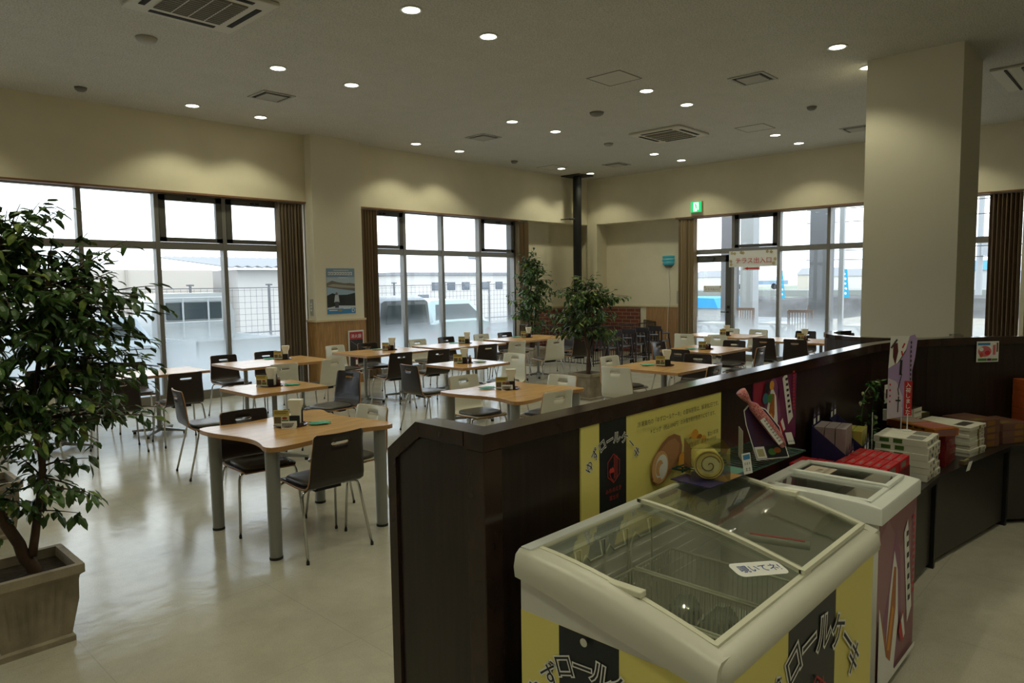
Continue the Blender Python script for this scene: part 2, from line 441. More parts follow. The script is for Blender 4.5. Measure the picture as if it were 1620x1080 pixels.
# ------------------------------------------------------------------ windows
wcount = [0]
def window(axis, plane, edges, sashes, z0=.13, ztr=(2.19, 2.29), ztop=2.95, door=None):
    """axis 'x': a run along x at y=plane; axis 'y': along y at x=plane. edges: mullion centres. sashes: bays with an opening top light"""
    wcount[0] += 1
    ix = axis == 'x'
    def bx(mb, a0, a1, d0, d1, z0_, z1_, m):
        if ix: mb.box((a0, plane+d0, z0_), (a1, plane+d1, z1_), m)
        else: mb.box((plane+d0, a0, z0_), (plane+d1, a1, z1_), m)
    fr = MB(); lo, hi = min(edges), max(edges)
    for e in edges: bx(fr, e-.03, e+.03, -.03, .09, 0, ZS, alu)
    bx(fr, lo, hi, -.02, .08, ztop, ZS, alu); bx(fr, lo, hi, -.025, .085, ztr[0], ztr[1], alu)
    bx(fr, lo, hi, -.04, .10, 0, z0, M('grey_beige_sill', (0.20, 0.185, 0.15), .5))
    w = struct('window_%d' % wcount[0], fr)
    es = sorted(edges)
    for i, (a, b) in enumerate(zip(es[:-1], es[1:])):
        if door == i: continue
        mb = MB(); bx(mb, a+.03, b-.03, .030, .036, z0, ztr[0], pane_m); mb.obj('pane', w)
        fb = MB()
        if ix: fb.add([(a+.03, plane+.026, z0), (b-.03, plane+.026, z0), (b-.03, plane+.026, ztr[0]), (a+.03, plane+.026, ztr[0])], [(0, 1, 2, 3)], film)
        else: fb.add([(plane+.026, a+.03, z0), (plane+.026, b-.03, z0), (plane+.026, b-.03, ztr[0]), (plane+.026, a+.03, ztr[0])], [(0, 1, 2, 3)], film)
        fb.obj('frosted_film', w)
        mb = MB(); bx(mb, a+.03, b-.03, .030, .036, ztr[1], ztop, pane_m); mb.obj('pane', w)
        if i in sashes:
            sb = MB(); a1, b1 = a+.035, b-.035; z1, z2 = ztr[1]+.005, ztop-.003
            for q in ((a1, a1+.085, z1, z2), (b1-.085, b1, z1, z2), (a1, b1, z1, z1+.06), (a1, b1, z2-.075, z2)):
                bx(sb, q[0], q[1], -.035, .025, q[2], q[3], alu_dark)
            so = sb.obj('top_hung_sash', w)
            hb = MB(); c = (a+b)/2; bx(hb, c-.06, c-.01, -.055, -.03, ztop-.06, ztop-.03, black_m); bx(hb, c+.02, c+.07, -.055, -.03, ztop-.06, ztop-.03, black_m)
            hb.obj('catch', so)
    return w
window('x', YW, [-3.1, -2.13, -1.17, -.2, .78], ())
window('x', YW, [1.90, 2.88, 3.835, 4.79, 5.75], (2, 3))
window('x', YW, [7.16, 8.165, 9.09, 10.10, 11.13], (0, 3))
window('y', XW, [7.60, 6.64, 5.70, 4.76, 3.80, 2.84, 1.88], (5, 4), door=5)
# terrace door, in the bay next to the vertical blind
mb = MB()
for y0, y1, z0, z1 in ((6.67, 6.80, .02, 2.16), (7.46, 7.57, .02, 2.16), (6.67, 7.57, 2.02, 2.16), (6.67, 7.57, .02, .22)):
    mb.box((XW-.02, y0, z0), (XW+.04, y1, z1), alu_dark)
door = struct('door_1', mb)
MB().box((XW+.005, 6.80, .22), (XW+.011, 7.46, 2.02), pane_m).obj('pane', door)
fb = MB(); fb.add([(XW+.001, 6.80, .22), (XW+.001, 7.46, .22), (XW+.001, 7.46, 2.02), (XW+.001, 6.80, 2.02)], [(0, 1, 2, 3)], film); fb.obj('frosted_film', door)
mb = MB(); mb.tube([(XW-.025, 6.73, .99), (XW-.08, 6.73, .99), (XW-.08, 6.87, .99)], .011, black_m); mb.cyl((0, 0), .001, 0, .001, black_m, 4)
mb.box((XW-.03, 6.70, 1.06), (XW-.02, 6.76, 1.12), black_m)
mb.obj('door_handle', door)
mb = MB(); mb.box((XW-.07, 7.05, 2.05), (XW-.02, 7.32, 2.11), alu_dark); mb.tube([(XW-.05, 7.2, 2.12), (XW-.16, 6.98, 2.13), (XW-.03, 6.8, 2.14)], .012, alu_dark, 6)
mb.obj('door_closer', door)

# ------------------------------------------------------------------ vertical blinds drawn aside
def blind(name, axis, plane, a0, a1, label, col):
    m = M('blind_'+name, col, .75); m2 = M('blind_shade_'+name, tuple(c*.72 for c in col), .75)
    mb = MB(); n = max(8, int(abs(a1-a0)/.028)); z0, z1 = .03, ZS-.04
    for i in range(n):
        t0 = a0+(a1-a0)*i/n; t1 = a0+(a1-a0)*(i+1)/n; o0, o1 = (-.045, .045) if i % 2 else (.045, -.045)
        o0 += rnd.uniform(-.01, .01); o1 += rnd.uniform(-.01, .01)
        P = [(t0, plane+o0), (t1, plane+o1)]
        if axis == 'y': P = [(q, p) for p, q in P]
        vs = [(P[0][0], P[0][1], z0), (P[1][0], P[1][1], z0), (P[1][0], P[1][1], z1), (P[0][0], P[0][1], z1)]
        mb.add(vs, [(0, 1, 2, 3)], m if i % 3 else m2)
    o = thing('vertical_blind', label, 'blind', (0, 0, 0), 0, None)
    mb.obj('slat_bundle', o, solid=.003)
    rb = MB()
    if axis == 'x': rb.box((min(a0, a1), plane-.03, z1), (max(a0, a1), plane+.03, ZS-.001), alu)
    else: rb.box((plane-.03, min(a0, a1), z1), (plane+.03, max(a0, a1), ZS-.001), alu)
    rb.obj('head_rail', o)
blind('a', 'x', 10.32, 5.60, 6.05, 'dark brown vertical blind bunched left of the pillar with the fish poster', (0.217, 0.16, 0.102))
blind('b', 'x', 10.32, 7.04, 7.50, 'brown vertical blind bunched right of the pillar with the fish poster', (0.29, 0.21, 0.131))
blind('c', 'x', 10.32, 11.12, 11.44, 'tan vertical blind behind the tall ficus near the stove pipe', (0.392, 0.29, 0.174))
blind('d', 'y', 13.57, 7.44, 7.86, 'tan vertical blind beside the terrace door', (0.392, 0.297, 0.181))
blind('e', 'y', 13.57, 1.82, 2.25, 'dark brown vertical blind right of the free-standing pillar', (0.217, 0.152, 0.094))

# ------------------------------------------------------------------ ceiling fittings
lens_m = M('lamp_lens', (.9, .9, .8), .5, emit=(1.0, 0.96, 0.76), es=9.0)
ring_m = M('lamp_ring', (.7, .7, .66), .4)
ref_m = M('lamp_reflector', (.8, .8, .75), .25, .3)
def downlight(x, y, lab):
    t = thing('ceiling_light', lab, 'ceiling light', (x, y, ZC), 0, 'round downlights in the ceiling')
    return t
def light_build(t):
    mb = MB(); mb.lathe([(.078, -.001), (.1, -.001), (.102, -.006), (.096, -.010), (.078, -.008), (.078, -.001)], ring_m, 28); mb.obj('trim_ring', t, smooth=True)
    mb = MB(); mb.cyl((0, 0), .078, -.006, -.002, lens_m, 28); mb.obj('lens', t)
    d = bpy.data.lights.new('downlight_beam', 'SPOT'); d.energy = LAMP_W; d.color = LAMP_COL; d.spot_size = math.radians(118); d.spot_blend = 0.45; d.shadow_soft_size = 0.07
    o = bpy.data.objects.new('downlight_beam', d); COL.objects.link(o); o.parent = t; o.location = (0, 0, -.03)
LX = [(4.05, 'front'), (5.0, 'front'), (7.8, 'middle'), (8.8, 'middle'), (11.7, 'far'), (12.7, 'far')]
LY = [(2.68, 'partition'), (4.98, 'nearer'), (7.3, 'second'), (9.55, 'window-wall')]
side = {4.05: 'left', 5.0: 'right', 7.8: 'left', 8.8: 'right', 11.7: 'left', 12.7: 'right'}
rowt = {2.68: 'above the partition and pillar', 4.98: 'in the row over the wavy tables', 7.3: 'in the row over the aisle', 9.55: 'in the row along the window wall'}
colt = {'front': 'nearest', 'middle': 'middle', 'far': 'farthest'}
l0 = None
pts = [(x, y, '%s one of the %s pair of downlights %s' % (side[x], colt[c], rowt[y])) for x, c in LX for y, _ in LY]
pts += [(x, y, 'unseen round downlight added outside the frame, carrying the grid on to brighten the room') for x, y in ((.3, 7.3), (1.25, 7.3), (.3, 4.98), (1.25, 9.55), (.3, 9.55), (.3, 2.68), (1.25, 2.68), (.3, .45), (1.25, .45), (4.05, .45), (5.0, .45), (4.05, -1.9), (1.25, -1.9), (.3, -1.9), (-2.6, 2.68), (-2.6, .45), (-2.6, 4.98))]  # unseen lamps continue the ceiling grid; the shop ones are added for more light
for x, y, lab in pts:
    if l0 is None: l0 = downlight(x, y, lab); light_build(l0)
    else: dup(l0, (x, y, ZC), label=lab)

vent_m = M('vent_face', (.40, .39, .35), .6); slot_m = M('vent_slot', (.02, .02, .02), .8)
def vent(x, y, s, lab):
    t = thing('ceiling_vent', lab, 'ceiling vent', (x, y, ZC), 0, 'square air vents in the ceiling')
    mb = MB(); h = s/2
    for a, b in (((-h, -h), (h, -h+.035)), ((-h, h-.035), (h, h)), ((-h, -h), (-h+.035, h)), ((h-.035, -h), (h, h))): mb.box((*a, -.012), (*b, -.001), vent_m)
    mb.obj('vent_frame', t); MB().box((-h+.035, -h+.035, -.004), (h-.035, h-.035, -.001), slot_m).obj('dark_gap', t)
    MB().box((-h+.075, -h+.075, -.02), (h-.075, h-.075, -.006), vent_m).obj('vent_plate', t)
    return t
v = vent(4.57, 8.42, .43, 'square ceiling vent above the left windows near the blind')
for x, y, lab in ((8.27, 8.39, 'square ceiling vent above the second window between downlight pairs'), (8.26, 3.80, 'square ceiling vent left of the pillar near the brightest right downlight'), (12.2, 3.85, 'square ceiling vent partly hidden by the pillar edge'), (12.16, 8.48, 'small far ceiling vent next to the stove pipe')): dup(v, (x, y, ZC), label=lab)
def hatch(x, y, lab):
    t = thing('ceiling_hatch', lab, 'access hatch', (x, y, ZC), 0, 'framed access hatches in the ceiling')
    mb = MB(); h = .235
    for a, b in (((-h, -h), (h, -h+.014)), ((-h, h-.014), (h, h)), ((-h, -h), (-h+.014, h)), ((h-.014, -h), (h, h))): mb.box((*a, -.005), (*b, -.001), M('hatch_rim', (.22, .21, .19), .6))
    mb.obj('hatch_frame', t); MB().box((-h+.014, -h+.014, -.003), (h-.014, h-.014, -.001), M('hatch_panel', (.56, .55, .5), .9)).obj('hatch_panel', t)
    return t
hh = hatch(7.06, 4.95, 'square access hatch in the middle of the ceiling')
dup(hh, (10.93, 4.98, ZC), label='square access hatch right of the far air conditioner'); dup(hh, (11.45, 9.6, ZC), label='square access hatch just left of the stove pipe')
def cassette(x, y, lab, s=1.0):
    t = thing('ceiling_air_conditioner', lab, 'air conditioner', (x, y, ZC))
    bm = M('aircon_white', (.62, .60, .52), .5); gm = M('aircon_grille', (.17, .155, .11), .6); h = .47*s
    o = MB().box((-h, -h, -.035), (h, h, -.001), bm).obj('casing', t, bevel=.012)
    mb = MB(); g = .28*s
    mb.box((-g, -g, -.043), (g, g, -.034), gm)
    for i in range(13):
        u = -g+(i+.5)*2*g/13; mb.box((-g, u-.004, -.047), (g, u+.004, -.042), gm)
    for i in (-1, 0, 1): mb.box((i*.14-.004, -g, -.048), (i*.14+.004, g, -.042), bm)
    mb.obj('intake_grille', t)
    for k in range(4):
        mb = MB(); R = Matrix.Rotation(k*PI/2, 3, 'Z')
        mb.cbox(R @ Vector((0, .375*s, -.037)), (.56*s, .05*s, .006), slot_m, R=R); mb.obj('air_slot', t)
cassette(2.70, 6.10, 'white ceiling air conditioner cut off by the top edge of the photo')
cassette(10.28, 6.14, 'white ceiling air conditioner in the far middle of the ceiling')
t = thing('ceiling_slot_diffuser', 'dark slotted air conditioner at the right edge beside the pillar', 'air conditioner', (10.55, 1.35, ZC))
MB().box((-.62, -.32, -.03), (.62, .36, -.001), M('aircon_white')).obj('casing', t, bevel=.01)
mb = MB()
for i in range(5): mb.box((-.58, -.26+i*.07, -.045), (.58, -.22+i*.07, -.028), M('slot_dark', (.06, .055, .045), .5))
mb.box((-.58, .2, -.04), (.58, .225, -.028), slot_m)
mb.obj('louvre', t)
# detectors
def detector(x, y, lab, r=.055, grey=.2):
    mb = MB(); mb.lathe([(0, -.05), (r*.6, -.048), (r, -.03), (r*1.15, -.001), (0, -.001)], M('detector_%d' % int(grey*100), (grey, grey*.97, grey*.88), .6), 18, (0, 0))
    o = mb.obj('smoke_detector', smooth=True); o.location = (x, y, ZC); tag(o, lab, 'detector')
detector(2.763, 9.6, 'grey smoke detector on the ceiling above the left window', .06)
detector(2.69, 7.3, 'small cream ceiling speaker near the top left', .085, .45)
detector(8.27, 6.10, 'flat grey round disc in the middle of the ceiling', .09, .22)
detector(10.2, 3.83, 'grey smoke detector left of the pillar top', .06)
detector(10.24, 7.3, 'pale disc on the ceiling beyond the middle downlights', .07, .42)
detector(10.3, 9.6, 'grey smoke detector near the far window wall', .06)

# ================================================================== CHAIRS
def shell_mesh(mat):
    """bent-plywood shell facing +y with a hand slot cut in the back; flat seat, curved rear"""
    prof = [(.205, .418), (.19, .428), (.14, .432), (.04, .428), (-.05, .424), (-.12, .424), (-.165, .43), (-.195, .45), (-.212, .485), (-.224, .54), (-.238, .61), (-.247, .655), (-.253, .694), (-.2545, .703), (-.256, .712), (-.263, .745), (-.266, .758), (-.268, .765)]
    def halfw(i):
        y, z = prof[i]
        if z < .45: return .19 if y < .15 else (.183 if y < .2 else .17)
        if z > .762: return .150
        if z > .755: return .162
        return .19-.022*min(1, (z-.45)/.25)
    us = [-1, -.9, -.6, -.36, -.30, -.15, 0, .15, .30, .36, .6, .9, 1]
    vs = []; idx = {}
    for i, (y, z) in enumerate(prof):
        for j, u in enumerate(us):
            hw = halfw(i); x = u*hw
            if 10 < i < 16 and abs(u) <= .36: x = u*.168
            dy = 0
            if z > .47: dy = -.022*(u*u) * -1 * min(1, (z-.45)/.2)      # gentle wrap of the back
            dz = 0
            vs.append((x, y+dy, z+dz)); idx[(i, j)] = len(vs)-1
    fs = []
    for i in range(len(prof)-1):
        for j in range(len(us)-1):
            q = (idx[(i, j)], idx[(i, j+1)], idx[(i+1, j+1)], idx[(i+1, j)])
            if i in (12, 13) and 4 <= j <= 7: continue
            if i == 12 and j == 3: fs.append((idx[(12, 3)], idx[(12, 4)], idx[(13, 3)])); continue
            if i == 13 and j == 3: fs.append((idx[(13, 3)], idx[(14, 4)], idx[(14, 3)])); continue
            if i == 12 and j == 8: fs.append((idx[(12, 8)], idx[(12, 9)], idx[(13, 9)])); continue
            if i == 13 and j == 8: fs.append((idx[(13, 9)], idx[(14, 9)], idx[(14, 8)])); continue
            fs.append(q)
    mb = MB(); mb.add(vs, fs, mat); return mb
def pad_mesh():
    mb = MB(); rings = []
    ys = [.20, .185, .10, -.02, -.10, -.16]
    out = []
    for a in range(24):
        t = 2*PI*a/24; c, s_ = math.cos(t), math.sin(t)
        out.append((math.copysign(abs(c)**.45, c)*.168, .02+math.copysign(abs(s_)**.45, s_)*.17))
    for sc, z in ((.97, .431), (1.0, .437), (1.0, .449), (.95, .457), (.8, .461), (.4, .4625)):
        rings.append([(x*sc, .02+(y-.02)*sc, z+(0 if y < .14 else -.006)) for x, y in out])
    mb.loft(rings, pad_m); return mb
def make_chair(label, dark):
    t = thing('dining_chair', label, 'chair')
    shell_mesh(choc if dark else cream_shell).obj('seat_shell', t, smooth=True, solid=.012, rim=ply_edge)
    pad_mesh().obj('seat_cushion', t, smooth=True)
    for sx in (-1, 1):
        for sy in (-1, 1):
            mb = MB(); yt = .15 if sy > 0 else -.13; yb = .205 if sy > 0 else -.225
            mb.tube([(sx*.10, yt*.9, .412), (sx*.165, yt, .412), (sx*.188, yt*1.02, .402), (sx*.197, yt*1.05+.0, .375), (sx*.222, yb, .012)], .0085, chrome, 8)
            lg = mb.obj('leg', t, smooth=True)
            f = MB().cyl((sx*.2225, yb), .0098, 0, .020, black_foot, 10).obj('foot_cap', lg)
    mb = MB(); mb.tube([(-.1, .13, .412), (-.1, -.12, .412)], .0085, chrome); mb.tube([(.1, .13, .412), (.1, -.12, .412)], .0085, chrome)
    mb.box((-.09, -.10, .385), (.09, -.02, .415), black_foot); mb.obj('under_frame', t)
    return t
proto = {}
N, S_, E_, W_ = 0, PI, -PI/2, PI/2       # facing +y, -y, +x, -x  (rotation about z)
# back-top centre x, y (at z .76), facing, small turn in degrees, dark?, label, group
G1, G2 = 'chairs at the wavy-edged tables', 'chairs at the window-side tables'
G3, G4, G5 = 'chairs at the small pedestal tables', 'chairs at the tables by the terrace door', 'chairs at the left tables behind the big ficus'
CH = [
 (2.30, 4.84, S_, -5, 1, 'dark brown chair on the far-left side of the nearest wavy table', G1),
 (2.32, 3.62, N, -2, 1, 'dark brown chair with its back to the viewer at the nearest wavy table', G1),
 (3.02, 4.25, W_, 5, 0, 'cream chair on the right side of the nearest wavy table', G1),
 (4.58, 4.99, S_, -8, 0, 'cream chair on the far-left side of the second wavy table, its dark cushion showing', G1),
 (5.18, 4.22, W_, 3, 0, 'cream chair at the right-hand far side of the second wavy table beside the planter', G1),
 (4.39, 3.62, N, -6, 0, 'cream chair with its back to the viewer just above the partition top', G1),
 (2.38, 6.26, E_, -8, 1, 'dark chair seen edge-on left of the nearest table, alone on open floor', G3),
 (4.10, 6.17, W_, 10, 1, 'dark chair shining blue, facing left at the small pedestal table', G3),
 (4.80, 6.12, E_, -4, 1, 'dark chair seen from behind left, beside the second small pedestal table', G3),
 (6.45, 6.03, W_, 8, 0, 'cream chair on the right of the second small pedestal table, shining white', G3),
 (6.83, 4.89, S_, -6, 0, 'tall cream chair behind the square table, next to the center planter', G3),
 (5.99, 4.20, E_, 6, 0, 'cream chair with its back to the viewer left of the square table', G3),
 (7.66, 4.16, W_, 14, 1, 'dark chair facing left with broad seat, right of the square table', G3),
 (6.72, 3.44, N, 2, 1, 'dark chair just peeking over the partition right of the square table', G3),
 (8.04, 4.66, E_, -2, 1, 'dark chair with its back to the square table, facing the table behind', G3),
 (8.85, 5.46, S_, -4, 1, 'dark chair shining blue at the far side of the table behind, by the high chairs', G3),
 (8.92, 3.92, N, 5, 1, 'dark chair seen from the side above the partition, near the terrace tables', G3),
 (9.70, 4.68, W_, 4, 1, 'dark chair facing left between the middle table and the terrace tables', G3),
 (4.05, 9.00, S_, -4, 1, 'dark chair with white slot showing, against the frosted window left of the poster pillar', G2),
 (4.64, 9.00, S_, -2, 1, 'dark chair behind the napkin holder of the table left of the poster pillar', G2),
 (4.02, 7.36, N, -4, 0, 'cream chair with its back to us under the table left of the poster pillar', G2),
 (4.68, 7.37, N, 4, 0, 'cream chair with its back to us in front of the wainscoted pillar', G2),
 (5.73, 9.03, S_, 4, 0, 'cream chair standing against the wood-panelled pillar', G2),
 (6.28, 8.98, S_, -8, 1, 'dark chair right of the fire extinguisher case', G2),
 (5.64, 7.30, N, -8, 1, 'dark chair from behind, in front of the long table by the extinguisher case', G2),
 (6.22, 7.22, N, -10, 1, 'dark chair from behind, at the right end of the extinguisher-side table', G2),
 (7.17, 8.88, S_, -4, 0, 'cream chair against the second window, behind the long table', G2),
 (7.77, 8.87, S_, -4, 1, 'small dark chair against the second window, left of two', G2),
 (8.55, 8.83, S_, -6, 0, 'small cream chair against the second window near its last mullion', G2),
 (7.17, 7.24, N, -10, 1, 'dark chair with its back to us at the middle window-side table', G2),
 (7.78, 7.22, N, -6, 0, 'cream chair with its back to us left of the pair at the last window-side table', G2),
 (9.09, 8.78, S_, -5, 1, 'small dark chair in the corner of the second window by the tall ficus', G2),
 (8.47, 7.04, N, -12, 0, 'cream chair turned sideways at the last window-side table', G2),
 (9.14, 7.02, N, -24, 1, 'dark chair at the right end of the last window-side table', G2),
 (10.08, 8.10, W_, 5, 1, 'dark chair at the far end of the last window-side table, mostly hidden', G2),
 (10.46, 5.95, E_, 8, 0, 'cream chair in front of the tan blind beside the terrace door', G4),
 (10.45, 5.35, E_, 2, 0, 'cream chair with its back to us left of the table below the terrace door', G4),
 (12.05, 5.90, W_, 8, 0, 'small cream chair against the terrace door glass', G4),
 (12.04, 5.36, W_, 0, 0, 'cream chair against the window below the red arrow', G4),
 (10.32, 4.53, E_, 3, 1, 'dark chair with its back to us left of the last table before the partition', G4),
 (10.31, 4.05, E_, 2, 1, 'dark chair with its back to us under the napkin stand of the last table', G4),
 (12.10, 4.56, W_, 4, 1, 'dark chair against the terrace window behind the last napkin stand', G4),
 (12.06, 3.94, W_, 2, 1, 'dark chair against the terrace window beside the curved counter', G4),
 (2.93, 9.05, S_, -6, 1, 'dark chair against the left window, partly behind ficus leaves', G5),
 (2.33, 7.46, N, -8, 1, 'dark chair with its back to us in front of the joined left tables', G5),
 (2.95, 7.44, N, -4, 1, 'dark chair with its back to us at the right end of the joined left tables', G5),
 (1.60, 7.40, N, 4, 0, 'cream chair mostly hidden behind the big ficus', G5),
 (2.05, 9.05, S_, 3, 1, 'dark chair against the left window, hidden behind the big ficus', G5),
 (1.25, 9.05, S_, 0, 1, 'dark chair near the left photo edge behind the ficus crown', G5),
]
for bx_, by_, face, turn, dark, lab, grp in CH:
    rz = face+math.radians(turn)
    x = bx_-math.sin(rz)*.262; y = by_+math.cos(rz)*.262
    if dark not in proto:
        proto[dark] = make_chair(lab, dark); o = proto[dark]; o.location = (x, y, 0); o.rotation_euler = (0, 0, rz); o['group'] = grp
    else: dup(proto[dark], (x, y, 0), rz, lab, grp)

# ================================================================== TABLES
def wavy_top(h=.475, A=.060, r=.085):
    c = [(-h, -h), (h, -h), (h, h), (-h, h)]; pts = []
    for k in range(4):
        a, b = Vector(c[k]), Vector(c[(k+1) % 4]); d = (b-a).normalized(); nrm = Vector((d.y, -d.x)); L = (b-a).length
        for i in range(1, 24):
            t = i/24; off = A*.62*math.sin(2*PI*t)-A*.85*math.sin(PI*t)**1.5
            # rounded corners
            e = min(t, 1-t)*L
            if e < r: off -= r-math.sqrt(max(0, r*r-(r-e)**2))
            pts.append(tuple(a+d*(t*L)+nrm*off))
    return pts
def wavy_table(x, y, lab, rz=0):
    t = thing('wavy_table', lab, 'table', (x, y, 0), rz, 'wavy-edged tables on four thick legs')
    MB().prism(wavy_top(), .672, .70, table_wood, table_edge).obj('tabletop', t, bevel=.006)
    for sx in (-1, 1):
        for sy in (-1, 1):
            lg = MB().cyl((sx*.392, sy*.392), .038, .012, .672, grey_leg, 24, .043).obj('leg', t); auto(lg)
            MB().cyl((sx*.392, sy*.392), .040, 0, .016, black_foot, 24).obj('foot_cap', lg)
    return t
wavy_table(2.415, 4.29, 'nearest wavy-edged wooden table with thick grey legs, fully in view')
wavy_table(4.50, 4.25, 'wavy-edged wooden table whose legs are cut off by the dark partition')
def ped_table(x, y, w, d, posts, lab, grp='pedestal tables with square-cut tops', prad=.024, base=.34):
    t = thing('pedestal_table', lab, 'table', (x, y, 0), 0, grp)
    mb = MB(); mb.box((-w/2, -d/2, .672), (w/2, d/2, .70), table_edge); mb.box((-w/2+.001, -d/2+.001, .699), (w/2-.001, d/2-.001, .7006), table_wood); mb.obj('tabletop', t)
    for px_, py_ in posts:
        mb = MB(); mb.cyl((px_, py_), prad, .05, .672, grey_leg, 18); mb.cyl((px_, py_), .06, .655, .672, grey_leg, 18); mb.cyl((px_, py_), .035, .04, .10, grey_leg, 18)
        p = auto(mb.obj('post', t))
        for k in range(4):
            a = PI/4+k*PI/2+.0; mb = MB(); c, s = math.cos(a), math.sin(a)
            P0 = Vector((px_, py_, .06)); P1 = Vector((px_+c*base, py_+s*base, .035)); d_ = (P1-P0)
            n_ = Vector((-s, c, 0))
            rings = []
            for P, w_, h_ in ((P0, .026, .04), (P1, .018, .02)):
                rings.append([P+n_*w_+Vector((0, 0, -h_/2)), P-n_*w_+Vector((0, 0, -h_/2)), P-n_*w_+Vector((0, 0, h_/2)), P+n_*w_+Vector((0, 0, h_/2))])
            mb.loft(rings, grey_leg); f = mb.obj('base_foot', t)
            MB().cyl((P1.x-c*.02, P1.y-s*.02), .018, 0, .03, black_foot, 10).obj('glide', f)
    return t
ped_table(3.24, 6.15, .74, .68, [(0, 0)], 'small square pedestal table between the nearest wavy table and the window row', base=.30)
ped_table(5.69, 6.10, .76, .66, [(0, 0)], 'small square pedestal table behind the second wavy table', base=.30)
ped_table(6.82, 4.12, .92, .88, [(0, 0)], 'square wooden table right of the center planter, on one thick post', prad=.033, base=.36)
ped_table(8.87, 4.71, .96, .86, [(0, 0)], 'square wooden table in front of the terrace tables', base=.34)
TW = 'rectangular tables along the left windows'
ped_table(4.36, 8.24, 1.22, .84, [(-.38, 0), (.38, 0)], 'rectangular table left of the wood-panelled pillar', TW, base=.26)
ped_table(6.03, 8.22, 1.16, .84, [(-.32, 0), (.32, 0)], 'rectangular table in front of the fire extinguisher case', TW, base=.26)
ped_table(7.42, 8.13, 1.26, .80, [(-.28, 0), (.34, 0)], 'rectangular table in the middle of the second window', TW, base=.26)
ped_table(8.98, 8.10, 1.34, .82, [(-.38, 0), (.26, 0)], 'rectangular table next to the tall far ficus', TW, base=.26)
TL = 'tables pushed together at the left window'
ped_table(2.98, 8.32, .94, .62, [(0, 0)], 'right-hand table of the joined row at the left window', TL, base=.30)
ped_table(2.03, 8.32, .94, .62, [(0, 0)], 'middle table of the joined row, seen through ficus leaves', TL, base=.30)
ped_table(1.08, 8.32, .94, .62, [(0, 0)], 'left-hand table of the joined row, behind the ficus crown', TL, base=.30)
TT = 'tables by the terrace windows'
ped_table(11.27, 5.68, .82, 1.2, [(0, .3), (0, -.3)], 'rectangular table below the terrace door sign', TT, base=.26)
ped_table(10.95, 4.18, .80, 1.2, [(0, .25), (0, -.28)], 'rectangular table next to the curved partition end', TT, base=.19)

# ------------------------------------------------------------------ things on the tables
tray_m = M('dark_red_tray', (.05, .010, .010), .25); green_m = M('mint_cloth', (.10, .42, .30), .8, var=.2, vscale=30); green2 = M('green_cloth', (.05, .28, .13), .8)
napk = M('napkin_white', (.82, .80, .70), .8); holder_m = M('black_holder', (.02, .02, .022), .3); card_y = M('menu_yellow', (.62, .52, .12), .6); card_k = M('menu_dark', (.16, .12, .07), .6)
card_g = M('menu_green', (.12, .2, .05), .6); card_r = M('menu_red', (.35, .06, .03), .6); card_c = M('menu_cream', (.74, .68, .48), .6)
def make_setting():
    P = {}
    t = MB(); t.lathe([(0, .002), (.095, .002), (.105, .010), (.109, .010), (.100, 0), (0, 0)], tray_m, 28); P['tray'] = tag(t.obj('serving_tray', smooth=True), 'x', 'tray')
    r = thing('napkin_holder', 'x', 'napkin holder'); mb = MB()
    mb.box((-.028, -.03, 0), (.028, .03, .006), holder_m); mb.box((-.028, -.034, 0), (.028, -.030, .052), holder_m); mb.box((-.028, .030, 0), (.028, .034, .085), holder_m); mb.obj('black_stand', r)
    mb = MB(); rings = []
    for z, a, b in ((.006, .020, .026), (.07, .022, .026), (.105, .034, .026), (.132, .036, .026)):
        rings.append([(-a, -b, z), (a, -b, z), (a, b, z), (-a, b, z)])
    mb.loft(rings, napk); mb.obj('napkin_stack', r); P['napkins'] = r
    mcard = thing('menu_card_stand', 'x', 'menu card'); mb = MB(); mb.box((-.042, -.012, 0), (.042, .012, .008), M('acrylic', (.6, .6, .58), .2)); mb.obj('card_foot', mcard)
    sh = Sheet((-.042, -.004, .008), (1, 0, 0), (0, 0, 1), .084, .075, .002, card_c)
    sh.rect(0, .045, .084, .075, card_y).rect(.004, .006, .04, .04, card_k).rect(.044, .006, .08, .024, card_g).ell(.06, .033, .014, .007, card_r).rect(.006, .056, .07, .060, card_k).rect(.006, .065, .078, .069, card_k)
    sh.obj('printed_card', mcard); P['card'] = mcard
    s = thing('seasoning_bottle', 'x', 'bottle'); mb = MB(); mb.lathe([(0, 0), (.015, 0), (.016, .04), (.011, .052), (0, .052)], M('bottle_amber', (.12, .05, .03), .15), 14); mb.obj('bottle_body', s, smooth=True)
    mb = MB(); mb.lathe([(0, .07), (.011, .069), (.012, .05), (0, .05)], M('bottle_cap', (.5, .5, .5), .25, .6), 12); mb.obj('bottle_cap', s, smooth=True); P['bottle'] = s
    mb = MB(); n = 9; vs = []; fs = []
    for i in range(n):
        for j in range(n):
            u, v = i/(n-1)-.5, j/(n-1)-.5; vs.append((u*.13+.01*math.sin(v*9), v*.10+.008*math.sin(u*8), .004+.005*abs(math.sin(u*13+v*5))+.004*math.cos(v*11)**2))
    for i in range(n-1):
        for j in range(n-1): fs.append((i*n+j, (i+1)*n+j, (i+1)*n+j+1, i*n+j+1))
    mb.add(vs, fs, green_m); P['cloth'] = tag(mb.obj('folded_cloth', smooth=True, solid=.004), 'x', 'cloth')
    return P
GS = {'tray': 'dark red trays on the tables', 'napkins': 'napkin holders on the tables', 'card': 'menu cards on the tables', 'bottle': 'seasoning bottles on the tables', 'cloth': 'mint green cloths on the tables'}
DESC = {'tray': 'round dark red tray on ', 'napkins': 'white napkins in a black stand on ', 'card': 'small printed menu card on ', 'bottle': 'small seasoning bottle on ', 'cloth': 'mint green folded cloth on '}
VS = Vector((-.7074, -.7068))           # towards the entrance side of the room
RT = Vector((.7068, -.7074))
